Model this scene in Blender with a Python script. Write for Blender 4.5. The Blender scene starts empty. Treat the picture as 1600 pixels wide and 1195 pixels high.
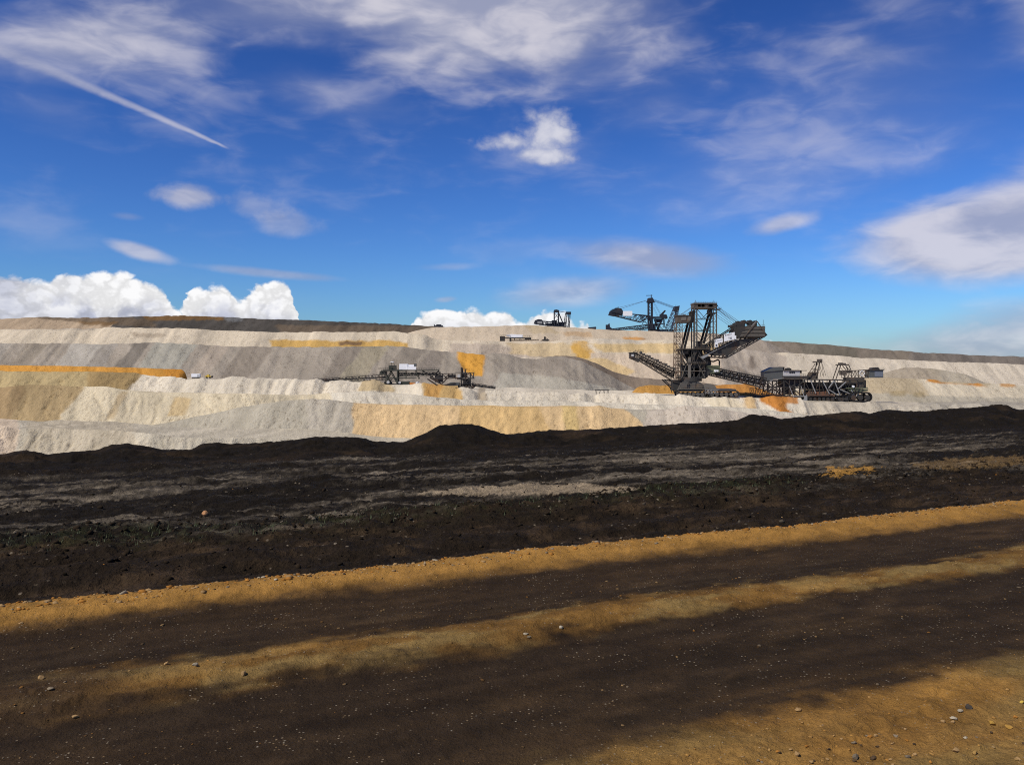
import bpy, math, random
import numpy as np
from mathutils import Vector, Matrix

random.seed(7)
rng = np.random.default_rng(11)
SC = bpy.context.scene
COL = SC.collection
R = math.radians

# ------------------------------------------------------------------ camera
F = 1358.0          # focal length in photo pixels (1600 wide)
HY = 575.0          # photo row of the eye-level horizon
EYE = 1.7           # eye height above the haul road
cam_d = bpy.data.cameras.new('camera')
cam = bpy.data.objects.new('camera', cam_d)
COL.objects.link(cam)
cam.location = (0, 0, EYE)
cam.rotation_euler = (R(90), 0, 0)
cam_d.sensor_width = 36.0
cam_d.lens = 36.0 * F / 1600.0
cam_d.shift_y = -(597.5 - HY) / 1600.0
cam_d.clip_start = 0.1
cam_d.clip_end = 60000
SC.camera = cam

# ------------------------------------------------------------------ light and exposure
SUN_EL = 50.0
SUN_DIR = Vector((-0.78, -0.62, 0)).normalized()      # towards the sun, on the ground plan
sv = Vector((SUN_DIR.x * math.cos(R(SUN_EL)), SUN_DIR.y * math.cos(R(SUN_EL)), math.sin(R(SUN_EL))))
sun_d = bpy.data.lights.new('sun', 'SUN')
sun_d.energy = 4.4
sun_d.angle = R(0.53)
sun_d.color = (1.0, 0.935, 0.83)
sun = bpy.data.objects.new('sun', sun_d)
COL.objects.link(sun)
sun.location = (-40, -20, 60)
sun.rotation_euler = (-sv).to_track_quat('-Z', 'Y').to_euler()
SC.view_settings.view_transform = 'Standard'
SC.view_settings.look = 'None'
SC.view_settings.exposure = 0.0
SC.view_settings.gamma = 1.0
SC.view_settings.use_curve_mapping = False
SKY_STRENGTH = 0.10

# ------------------------------------------------------------------ node helpers
class NT:
    def __init__(s, tree):
        s.t = tree; s.n = tree.nodes; s.l = tree.links
    def new(s, typ, **kw):
        nd = s.n.new(typ)
        for k, v in kw.items(): setattr(nd, k, v)
        return nd
    def put(s, sock, v):
        if v is None: return
        if isinstance(v, bpy.types.NodeSocket): s.l.new(v, sock)
        else: sock.default_value = v
    def m(s, op, a, b=None, c=None, clamp=False):
        nd = s.new('ShaderNodeMath', operation=op, use_clamp=clamp)
        s.put(nd.inputs[0], a); s.put(nd.inputs[1], b)
        if c is not None: s.put(nd.inputs[2], c)
        return nd.outputs[0]
    def sstep(s, v, lo, hi, a=0.0, b=1.0):
        nd = s.new('ShaderNodeMapRange', interpolation_type='SMOOTHSTEP')
        s.put(nd.inputs[0], v); s.put(nd.inputs[1], lo); s.put(nd.inputs[2], hi)
        s.put(nd.inputs[3], a); s.put(nd.inputs[4], b)
        return nd.outputs[0]
    def noise(s, vec, scale, detail=6, rough=0.55, dist=0.0, color=False):
        nd = s.new('ShaderNodeTexNoise')
        s.put(nd.inputs['Vector'], vec); s.put(nd.inputs['Scale'], scale); s.put(nd.inputs['Detail'], detail)
        s.put(nd.inputs['Roughness'], rough); s.put(nd.inputs['Distortion'], dist)
        return nd.outputs['Color' if color else 'Fac']
    def mix(s, f, a, b, blend='MIX'):
        nd = s.new('ShaderNodeMix', data_type='RGBA', blend_type=blend)
        s.put(nd.inputs[0], f); s.put(nd.inputs[6], a); s.put(nd.inputs[7], b)
        return nd.outputs[2]
    def comb(s, x, y, z):
        nd = s.new('ShaderNodeCombineXYZ')
        s.put(nd.inputs[0], x); s.put(nd.inputs[1], y); s.put(nd.inputs[2], z)
        return nd.outputs[0]

def lin(r, g, b):
    o = []
    for c in (r, g, b):
        c /= 255.0
        o.append(c / 12.92 if c <= 0.04045 else ((c + 0.055) / 1.055) ** 2.4)
    return o

# ------------------------------------------------------------------ sky with clouds
world = bpy.data.worlds.new('World')
SC.world = world
world.use_nodes = True
wt = NT(world.node_tree)
wt.n.clear()
sky = wt.new('ShaderNodeTexSky')
sky.sky_type = 'NISHITA'
sky.sun_disc = False
sky.sun_elevation = R(SUN_EL)
sky.sun_rotation = math.atan2(SUN_DIR.x, SUN_DIR.y)
sky.air_density = 1.0
sky.dust_density = 0.4
sky.ozone_density = 1.6
world.cycles.sampling_method = 'NONE'
SC.cycles.diffuse_bounces = 3
SC.cycles.filter_width = 1.05
SC.cycles.use_denoising = False
tc = wt.new('ShaderNodeTexCoord')
sep = wt.new('ShaderNodeSeparateXYZ')
wt.l.new(tc.outputs['Generated'], sep.inputs[0])
AZ = wt.m('MULTIPLY', wt.m('ARCTAN2', sep.outputs[0], sep.outputs[1]), 180 / math.pi)
EL = wt.m('MULTIPLY', wt.m('ARCSINE', sep.outputs[2]), 180 / math.pi)
def ae(x, y):
    a = math.atan((x - 800) / F)
    e = math.atan((HY - y) / F * math.cos(a))
    return math.degrees(a), math.degrees(e)
P3 = wt.comb(AZ, wt.m('MULTIPLY', EL, 2.6), 0.0)         # stretched for drifting cirrus
P2 = wt.comb(AZ, wt.m('MULTIPLY', EL, 1.25), 3.0)        # rounder, for cumulus
n_soft = wt.noise(P3, 0.085, 5, 0.50, 0.35)
n_fine = wt.noise(P3, 0.30, 5, 0.52, 0.5)
n_cum = wt.noise(P2, 0.42, 10, 0.56, 0.25)
n_big = wt.noise(P2, 0.17, 5, 0.5, 0.3)
nb = wt.m('ABSOLUTE', wt.m('MULTIPLY', wt.m('SUBTRACT', wt.noise(P2, 0.8, 5, 0.5, 0.15), 0.5), 4.0))   # billows: creased where it nears 0
soft_c = wt.m('SUBTRACT', n_soft, 0.5)
fine_c = wt.m('SUBTRACT', n_fine, 0.5)
cum_c = wt.m('SUBTRACT', n_cum, 0.5)

AE = wt.comb(AZ, EL, 0.0)
def ell(x0, y0, x1, y1, wid):
    """distance field of an ellipse around the spine between two photo points: 0 at the centre, 1 at the rim"""
    a0, e0 = ae(x0, y0); a1, e1 = ae(x1, y1)
    mp = wt.new('ShaderNodeMapping', vector_type='TEXTURE')
    wt.l.new(AE, mp.inputs[0])
    mp.inputs['Location'].default_value = ((a0 + a1) / 2, (e0 + e1) / 2, 0)
    mp.inputs['Rotation'].default_value = (0, 0, math.atan2(e1 - e0, a1 - a0))
    mp.inputs['Scale'].default_value = (max(0.15, math.hypot(a1 - a0, e1 - e0) / 2), wid / F * 57.3, 1)
    ln = wt.new('ShaderNodeVectorMath', operation='LENGTH'); wt.l.new(mp.outputs[0], ln.inputs[0])
    return ln.outputs['Value']
def wisp(x0, y0, x1, y1, wid, strength, k=1.3, kf=0.7, lo=0.0, hi=0.7):
    v = ell(x0, y0, x1, y1, wid)
    v = wt.m('MULTIPLY_ADD', soft_c, -k, v)
    if kf: v = wt.m('MULTIPLY_ADD', cum_c if wid < 30 else fine_c, -kf * (1.6 if wid < 30 else 1.0), v)
    return wt.sstep(v, 1.0 - hi, 1.0 - lo, 1.0 - strength, 1.0)       # what it lets through
WISPS = [
    # the big veil along the top
    (-260, 52, 420, 76, 66, 0.80, 1.3, 0.35, 0.0, 1.0),
    (-40, 40, 420, 30, 46, 0.45, 1.8, 0.4, 0.0, 1.0),
    (300, -70, 1180, 10, 140, 0.95, 1.1, 0.25, 0.0, 0.75),
    (470, 30, 1040, 50, 85, 0.80, 1.3, 0.40, 0.0, 0.9),
    (330, 95, 700, 195, 45, 0.30, 1.4, 0.5, 0.0, 1.1),
    (640, 105, 1180, 95, 70, 0.38, 1.6, 0.6, 0.0, 1.2),
    (900, 190, 1160, 130, 60, 0.20, 1.4, 0.6, 0.0, 1.2),
    (-100, 20, 420, 60, 90, 0.25, 1.4, 0.4, 0.0, 1.3),
    (60, -20, 760, 25, 62, 0.62, 1.0, 0.4, 0.0, 1.2),
    # cirrus on the right
    (1000, 160, 1850, 110, 180, 0.36, 1.3, 0.45, 0.0, 1.8),
    (1230, 70, 1480, 95, 30, 0.34, 1.3, 0.5, 0.0, 1.0),
    (1520, 60, 1800, 10, 100, 0.62, 1.3, 0.5, 0.0, 1.0),
    (820, 315, 1620, 215, 105, 0.36, 1.3, 0.5, 0.0, 1.7),
    (690, 260, 1000, 215, 45, 0.16, 1.6, 0.6, 0.0, 1.0),
    # grey bank on the right edge
    (1260, 396, 1960, 322, 84, 0.97, 0.55, 0.30, 0.06, 0.55),
    (1470, 350, 1960, 250, 100, 0.72, 0.8, 0.4, 0.0, 0.8),
    (1260, 548, 2000, 515, 50, 0.80, 0.8, 0.35, 0.0, 0.8),
    (1400, 505, 1950, 468, 36, 0.60, 0.8, 0.4, 0.0, 0.8),
    # lens clouds
    (820, 382, 1220, 422, 40, 0.85, 0.6, 0.3, 0.05, 0.8),
    (740, 470, 1040, 440, 32, 0.65, 0.7, 0.35, 0.0, 0.9),
    (1150, 366, 1300, 332, 18, 0.75, 0.4, 0.4, 0.05, 0.8),
    (150, 374, 285, 412, 16, 0.72, 0.25, 0.35, 0.08, 0.7),
    (270, 412, 570, 440, 10, 0.55, 0.2, 0.3, 0.05, 0.8),
    (160, 334, 235, 342, 8, 0.30, 0.3, 0.5, 0.0, 0.8),
    (195, 300, 375, 312, 25, 0.85, 0.6, 0.9, 0.05, 0.8),
    (330, 310, 470, 330, 26, 0.40, 0.9, 1.1, 0.0, 0.8),
    (380, 345, 520, 352, 24, 0.45, 0.8, 0.9, 0.0, 0.8),
    (640, 418, 760, 416, 9, 0.3, 0.3, 0.5, 0.0, 0.9),
    (675, 470, 720, 466, 6, 0.5, 0.2, 0.5, 0.0, 0.8),
    (690, 400, 900, 380, 25, 0.12, 1.3, 0.8, 0.0, 0.9),
    (-60, 330, 150, 345, 26, 0.10, 1.5, 0.8, 0.0, 1.0),
    (-40, 150, 180, 190, 50, 0.16, 1.8, 0.8, 0.0, 1.0),
]
tot = None
for w in WISPS:
    inv = wisp(*w)
    tot = inv if tot is None else wt.m('MULTIPLY', tot, inv)
# a thin general veil all round the sky
veil = wt.sstep(wt.m('MULTIPLY_ADD', fine_c, 0.5, n_soft), 0.46, 0.95, 0.0, 0.36)
veil = wt.m('MULTIPLY', veil, wt.sstep(EL, 2.0, 14.0))
tot = wt.m('MULTIPLY', tot, wt.m('SUBTRACT', 1.0, veil))
# the contrail: thin, straight, fraying towards its older end
a0, e0 = ae(-30, 66); a1, e1 = ae(355, 231)
L = math.hypot(a1 - a0, e1 - e0); ux, uy = (a1 - a0) / L, (e1 - e0) / L
dA = wt.m('SUBTRACT', AZ, a0); dE = wt.m('SUBTRACT', EL, e0)
tp = wt.m('DIVIDE', wt.m('ADD', wt.m('MULTIPLY', dA, ux), wt.m('MULTIPLY', dE, uy)), L)
tq = wt.m('SUBTRACT', wt.m('MULTIPLY', dE, ux), wt.m('MULTIPLY', dA, uy))
bow = wt.m('MULTIPLY', wt.m('MULTIPLY', tp, wt.m('SUBTRACT', 1.0, tp)), 0.75)
tq = wt.m('ABSOLUTE', wt.m('ADD', wt.m('SUBTRACT', tq, bow), wt.m('MULTIPLY', fine_c, 0.25)))
wdt = wt.m('MULTIPLY_ADD', wt.m('SUBTRACT', 1.0, tp), 0.42, 0.12)
ctr = wt.sstep(wt.m('DIVIDE', tq, wdt), 1.0, 0.1, 0.0, 1.0)
ctr = wt.m('MULTIPLY', ctr, wt.m('MULTIPLY', wt.sstep(tp, -0.3, -0.05), wt.sstep(tp, 1.02, 0.96)))
ctr = wt.m('MULTIPLY', ctr, wt.m('MULTIPLY_ADD', n_cum, 0.6, 0.26))
tot = wt.m('MULTIPLY', tot, wt.m('SUBTRACT', 1.0, ctr))
wisp_f = wt.m('SUBTRACT', 1.0, tot, clamp=True)

# cumulus along the horizon: a height profile over azimuth, roughened by billows
PROFILE = [(-700, 470), (-500, 440), (-300, 420), (-120, 445), (-30, 436), (20, 431), (60, 434), (100, 425), (130, 429), (180, 421), (212, 432), (245, 444), (266, 466),
           (279, 482), (298, 449), (340, 443), (362, 452), (376, 468), (395, 454), (438, 437), (456, 446), (465, 478), (474, 530), (520, 545), (600, 545), (634, 520),
           (648, 492), (668, 486), (700, 481), (742, 481), (762, 489), (782, 484), (800, 487), (812, 504), (832, 494), (868, 481), (886, 488), (898, 506), (912, 500),
           (926, 520), (960, 545), (1160, 545), (1176, 531), (1200, 531), (1222, 541), (1240, 533), (1252, 540), (1280, 565), (1500, 575), (1900, 575), (2300, 540)]
A_LO, A_HI, E_HI = -48.0, 48.0, 12.0
fc = wt.new('ShaderNodeFloatCurve')
cv = fc.mapping.curves[0]
pts = []
for x, y in PROFILE:
    a, e = ae(x, y)
    pts.append(((a - A_LO) / (A_HI - A_LO), max(0.0, e / E_HI)))
pts = [p for p in pts if 0 < p[0] < 1]
while len(cv.points) < len(pts) + 2: cv.points.new(0.5, 0.5)
allp = [(0.0, 0.30)] + pts + [(1.0, 0.2)]
for p, (x, y) in zip(cv.points, allp):
    p.location = (x, y); p.handle_type = 'AUTO_CLAMPED'
fc.mapping.update()
azw = wt.m('ADD', AZ, wt.m('MULTIPLY', cum_c, 1.8))
wt.put(fc.inputs['Value'], wt.m('DIVIDE', wt.m('SUBTRACT', azw, A_LO), A_HI - A_LO, clamp=True))
top = wt.m('MULTIPLY', fc.outputs[0], E_HI)
dens = wt.m('SUBTRACT', top, EL)
dens = wt.m('ADD', dens, wt.m('MULTIPLY', wt.m('SUBTRACT', nb, 0.35), 0.40))
dens = wt.m('ADD', dens, wt.m('MULTIPLY', cum_c, 0.9))
cum_f = wt.sstep(dens, -0.05, 0.34)
# the lone puff in the middle of the sky
puff = wt.m('MINIMUM', ell(790, 226, 912, 200, 46), wt.m('ADD', ell(725, 226, 880, 218, 20), 0.05))
puff = wt.m('MINIMUM', puff, ell(785, 240, 922, 244, 20))
puff = wt.m('SUBTRACT', 1.0, puff)
puff = wt.m('ADD', puff, wt.m('ADD', wt.m('MULTIPLY', cum_c, 1.1), wt.m('MULTIPLY', wt.m('SUBTRACT', nb, 0.35), 0.30)))
puff_f = wt.sstep(puff, 0.0, 0.75, 0.0, 0.80)

# cumulus body: white tops, grey-violet hollows where the billows turn away
hollow = wt.sstep(wt.m('ADD', n_big, wt.m('MULTIPLY', cum_c, 0.7)), 0.54, 0.38)
deep = wt.sstep(dens, 0.35, 2.2)
left_grey = wt.sstep(AZ, -25.0, -31.0, 0.0, 0.85)
shade = wt.m('MULTIPLY', wt.m('MAXIMUM', wt.m('MULTIPLY', hollow, deep), wt.m('MULTIPLY', left_grey, wt.sstep(n_cum, 0.3, 0.6))), 0.85)
low = wt.m('MULTIPLY', wt.sstep(EL, 3.9, 2.9), wt.m('MULTIPLY', deep, 0.45))
shade = wt.m('MAXIMUM', shade, low)
relief = wt.sstep(nb, 0.0, 0.5, 0.80, 1.0)
WHITE = (*[c * 1.0 for c in lin(252, 252, 253)], 1)
GREY = (*lin(176, 182, 205), 1)
cum_col = wt.mix(shade, WHITE, GREY)
cum_col = wt.mix(1.0, cum_col, wt.comb(relief, relief, relief), 'MULTIPLY')
wisp_n = wt.sstep(wt.m('MULTIPLY_ADD', fine_c, 0.6, n_soft), 0.35, 0.68)
wisp_col = wt.mix(wisp_n, (*lin(160, 165, 190), 1), (*lin(214, 211, 220), 1))
puff_col = wt.mix(wt.sstep(puff, 0.2, 1.1), (*lin(180, 184, 205), 1), (*lin(232, 230, 234), 1))

# the clear blue, as deep as the photograph's
gm = wt.new('ShaderNodeGamma'); gm.inputs[1].default_value = 1.65
wt.l.new(sky.outputs[0], gm.inputs[0])
blue = wt.mix(1.0, gm.outputs[0], (0.138, 0.217, 0.354, 1), 'MULTIPLY')
bg_sky = wt.new('ShaderNodeBackground'); wt.l.new(blue, bg_sky.inputs[0]); bg_sky.inputs[1].default_value = SKY_STRENGTH
def over(base, col, fac):
    b = wt.new('ShaderNodeBackground'); wt.put(b.inputs[0], col); b.inputs[1].default_value = 1.0
    mx = wt.new('ShaderNodeMixShader'); wt.put(mx.inputs[0], fac); wt.l.new(base, mx.inputs[1]); wt.l.new(b.outputs[0], mx.inputs[2])
    return mx.outputs[0]
sh = over(bg_sky.outputs[0], wisp_col, wt.m('MULTIPLY', wisp_f, 0.9))
sh = over(sh, puff_col, puff_f)
sh = over(sh, cum_col, cum_f)
wo = wt.new('ShaderNodeOutputWorld'); wt.l.new(sh, wo.inputs[0])

# ------------------------------------------------------------------ numpy noise
def _h(ix, iy, seed):
    n = (ix.astype(np.int64) * 374761393 + iy.astype(np.int64) * 668265263 + seed * 974634777) & 0xFFFFFFFF
    n = ((n ^ (n >> 13)) * 1274126177) & 0xFFFFFFFF
    n = (n ^ (n >> 16)) & 0xFFFFFFFF
    return n.astype(np.float64) / 2147483647.5 - 1.0
def vn(x, y, seed=0):
    x = np.asarray(x, float); y = np.asarray(y, float) + 0 * x; x = x + 0 * y
    ix = np.floor(x); iy = np.floor(y); fx = x - ix; fy = y - iy
    ux = fx * fx * fx * (fx * (fx * 6 - 15) + 10); uy = fy * fy * fy * (fy * (fy * 6 - 15) + 10)
    a = _h(ix, iy, seed); b = _h(ix + 1, iy, seed); c = _h(ix, iy + 1, seed); d = _h(ix + 1, iy + 1, seed)
    return (a * (1 - ux) + b * ux) * (1 - uy) + (c * (1 - ux) + d * ux) * uy
def fbm(x, y, o=4, seed=0, g=0.5):
    s = 0; a = 1.0; t = 0
    for k in range(o):
        s = s + a * vn(np.asarray(x) * 2 ** k + 17.3 * k, np.asarray(y) * 2 ** k - 9.1 * k, seed + k); t += a; a *= g
    return s / t * 1.4
def ss(x, lo, hi):
    t = np.clip((x - lo) / (hi - lo), 0, 1)
    return t * t * (3 - 2 * t)
def lerp(a, b, t): return a + (b - a) * t
def inpoly(px, py, poly):
    r = np.zeros(px.shape, bool)
    n = len(poly)
    for i in range(n):
        x1, y1 = poly[i]; x2, y2 = poly[(i + 1) % n]
        if y1 == y2: continue
        c = ((y1 > py) != (y2 > py)) & (px < (x2 - x1) * (py - y1) / (y2 - y1) + x1)
        r ^= c
    return r

# ------------------------------------------------------------------ tagging
def tag(o, label=None, cat=None, group=None, kind=None):
    if label: o['label'] = label
    if cat: o['category'] = cat
    if group: o['group'] = group
    if kind: o['kind'] = kind
    return o

def grid_mesh(name, V, color=None, mat=None, smooth=True):
    """V: rows x cols x 3"""
    nr, nc = V.shape[:2]
    me = bpy.data.meshes.new(name)
    idx = np.arange(nr * nc).reshape(nr, nc)
    q = np.stack([idx[:-1, :-1], idx[:-1, 1:], idx[1:, 1:], idx[1:, :-1]], -1).reshape(-1, 4)
    me.vertices.add(nr * nc); me.vertices.foreach_set('co', V.reshape(-1).astype(np.float32))
    me.loops.add(q.size); me.loops.foreach_set('vertex_index', q.reshape(-1).astype(np.int32))
    me.polygons.add(len(q)); me.polygons.foreach_set('loop_start', (np.arange(len(q)) * 4).astype(np.int32))
    me.polygons.foreach_set('use_smooth', np.full(len(q), smooth))
    me.update(calc_edges=True)
    if color is not None:
        at = me.color_attributes.new('soil', 'FLOAT_COLOR', 'POINT')
        c = np.ones((nr * nc, 4), np.float32); c[:, :3] = color.reshape(-1, 3)
        at.data.foreach_set('color', c.reshape(-1))
    if mat: me.materials.append(mat)
    o = bpy.data.objects.new(name, me)
    COL.objects.link(o)
    return o

# ------------------------------------------------------------------ materials
def soil_mat(name, scales, bump=0.3, bdist=0.2, var=0.35, speck=None, pit_shade=None):
    """soil: colour comes from the layer ('soil' attribute), grain from noise in world metres"""
    mt = bpy.data.materials.new(name); mt.use_nodes = True
    t = NT(mt.node_tree); t.n.clear()
    at = t.new('ShaderNodeAttribute', attribute_name='soil')
    geo = t.new('ShaderNodeNewGeometry')
    pos = geo.outputs['Position']
    n1 = t.noise(pos, scales[0], 6, 0.6); n2 = t.noise(pos, scales[1], 8, 0.65)
    n3 = t.noise(pos, scales[2], 3, 0.7)
    v = t.m('ADD', t.m('MULTIPLY', t.m('SUBTRACT', n1, 0.5), var * 1.2), t.m('MULTIPLY', t.m('SUBTRACT', n2, 0.5), var * 2.0))
    v = t.m('ADD', v, t.m('MULTIPLY', t.m('SUBTRACT', n3, 0.5), var * 3.2))
    v = t.m('MAXIMUM', t.m('ADD', v, 1.0), 0.25)
    col = t.mix(1.0, at.outputs['Color'], t.comb(v, v, v), 'MULTIPLY')
    if pit_shade:                                  # shade of small hollows and scratches down the face, put into the colour
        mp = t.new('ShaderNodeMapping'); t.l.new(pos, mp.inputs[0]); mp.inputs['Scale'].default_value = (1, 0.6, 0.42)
        np_ = t.noise(mp.outputs[0], pit_shade[0], 4, 0.68, 0.4); big = t.noise(pos, pit_shade[0] * 0.06, 3, 0.5)
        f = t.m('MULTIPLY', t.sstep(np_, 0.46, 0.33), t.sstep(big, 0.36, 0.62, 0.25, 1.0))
        col = t.mix(t.m('MULTIPLY', f, pit_shade[1]), col, t.mix(1.0, col, (0.46, 0.42, 0.38, 1), 'MULTIPLY'))
        f2 = t.sstep(np_, 0.60, 0.74, 0.0, pit_shade[1] * 0.8)
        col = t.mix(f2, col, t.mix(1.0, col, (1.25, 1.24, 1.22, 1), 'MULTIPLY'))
    if speck:
        vo = t.new('ShaderNodeTexVoronoi', feature='F1'); t.put(vo.inputs['Vector'], pos); t.put(vo.inputs['Scale'], speck[0])
        rnd = t.new('ShaderNodeSeparateColor'); t.l.new(vo.outputs['Color'], rnd.inputs[0])
        f = t.m('MULTIPLY', t.sstep(vo.outputs['Distance'], 0.30, 0.16), t.m('GREATER_THAN', rnd.outputs[0], 1 - speck[1]))
        f = t.m('MULTIPLY', f, t.sstep(n1, 0.42, 0.6))
        pc = t.mix(rnd.outputs[1], (*speck[2], 1), (*speck[3], 1))
        col = t.mix(f, col, pc)
    b = t.new('ShaderNodeBsdfPrincipled')
    t.put(b.inputs['Base Color'], col); b.inputs['Roughness'].default_value = 1.0
    b.inputs['Specular IOR Level'].default_value = 0.08
    bp = t.new('ShaderNodeBump'); bp.inputs['Strength'].default_value = bump; bp.inputs['Distance'].default_value = bdist
    t.l.new(t.m('ADD', n2, t.m('MULTIPLY', n3, 0.6)), bp.inputs['Height']); t.l.new(bp.outputs[0], b.inputs['Normal'])
    o = t.new('ShaderNodeOutputMaterial'); t.l.new(b.outputs[0], o.inputs[0])
    return mt
def paint(name, col, rough=0.6, metal=0.0, rust=0.0, rustcol=(0.16, 0.075, 0.035), scale=0.8, var=0.3):
    mt = bpy.data.materials.new(name); mt.use_nodes = True
    t = NT(mt.node_tree); t.n.clear()
    geo = t.new('ShaderNodeNewGeometry'); pos = geo.outputs['Position']
    n1 = t.noise(pos, scale, 6, 0.6); n2 = t.noise(pos, scale * 5, 4, 0.6)
    v = t.m('ADD', 1.0, t.m('MULTIPLY', t.m('SUBTRACT', t.m('ADD', n1, n2), 1.0), var * 1.6))
    c = t.mix(1.0, (*col, 1), t.comb(v, v, v), 'MULTIPLY')
    if rust > 0:
        f = t.sstep(t.m('ADD', n1, t.m('MULTIPLY', n2, 0.3)), 0.78 - rust * 0.4, 0.95 - rust * 0.3)
        c = t.mix(f, c, (*rustcol, 1))
    b = t.new('ShaderNodeBsdfPrincipled')
    t.put(b.inputs['Base Color'], c); b.inputs['Roughness'].default_value = rough; b.inputs['Metallic'].default_value = metal
    b.inputs['Specular IOR Level'].default_value = 0.3
    o = t.new('ShaderNodeOutputMaterial'); t.l.new(b.outputs[0], o.inputs[0])
    return mt

K_SLOPE = 0.77     # display value -> base colour for the sunlit slopes
K_FLAT = 0.62
def C(r, g, b, k=K_SLOPE): return np.array(lin(r, g, b)) * k * (np.array([1.03, 1.005, 0.90]) if k == K_SLOPE else 1.0)

M_TERR = soil_mat('spoil_sand', (0.05, 0.4, 1.6), 0.6, 1.2, 0.16, pit_shade=(0.75, 0.75))
M_FAR = soil_mat('far_spoil', (0.02, 0.2, 0.7), 0.5, 2.0, 0.18, pit_shade=(0.3, 0.6))
M_GROUND = soil_mat('road_soil', (2.2, 17.0, 75.0), 0.8, 0.03, 0.30, speck=(46.0, 0.22, lin(150, 140, 120), lin(120, 95, 60)))
M_MID = soil_mat('cloddy_soil', (1.3, 7.0, 26.0), 1.0, 0.07, 0.50, speck=(15.0, 0.20, lin(128, 116, 98), lin(96, 84, 66)))
M_BERM = soil_mat('black_earth', (0.9, 6.0, 22.0), 0.9, 0.06, 0.42, speck=(9.0, 0.05, lin(90, 82, 70), lin(70, 58, 46)))

# ------------------------------------------------------------------ terraces of the pit
UC = np.arange(-330, 1931, 2.6)
def prof(pts, u):
    p = np.array(pts, float)
    return np.interp(u, p[:, 0], p[:, 1])
def soften(a, n):
    k = np.ones(n) / n
    return np.convolve(np.pad(a, n // 2, mode='edge'), k, 'valid')[:len(a)]

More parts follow.
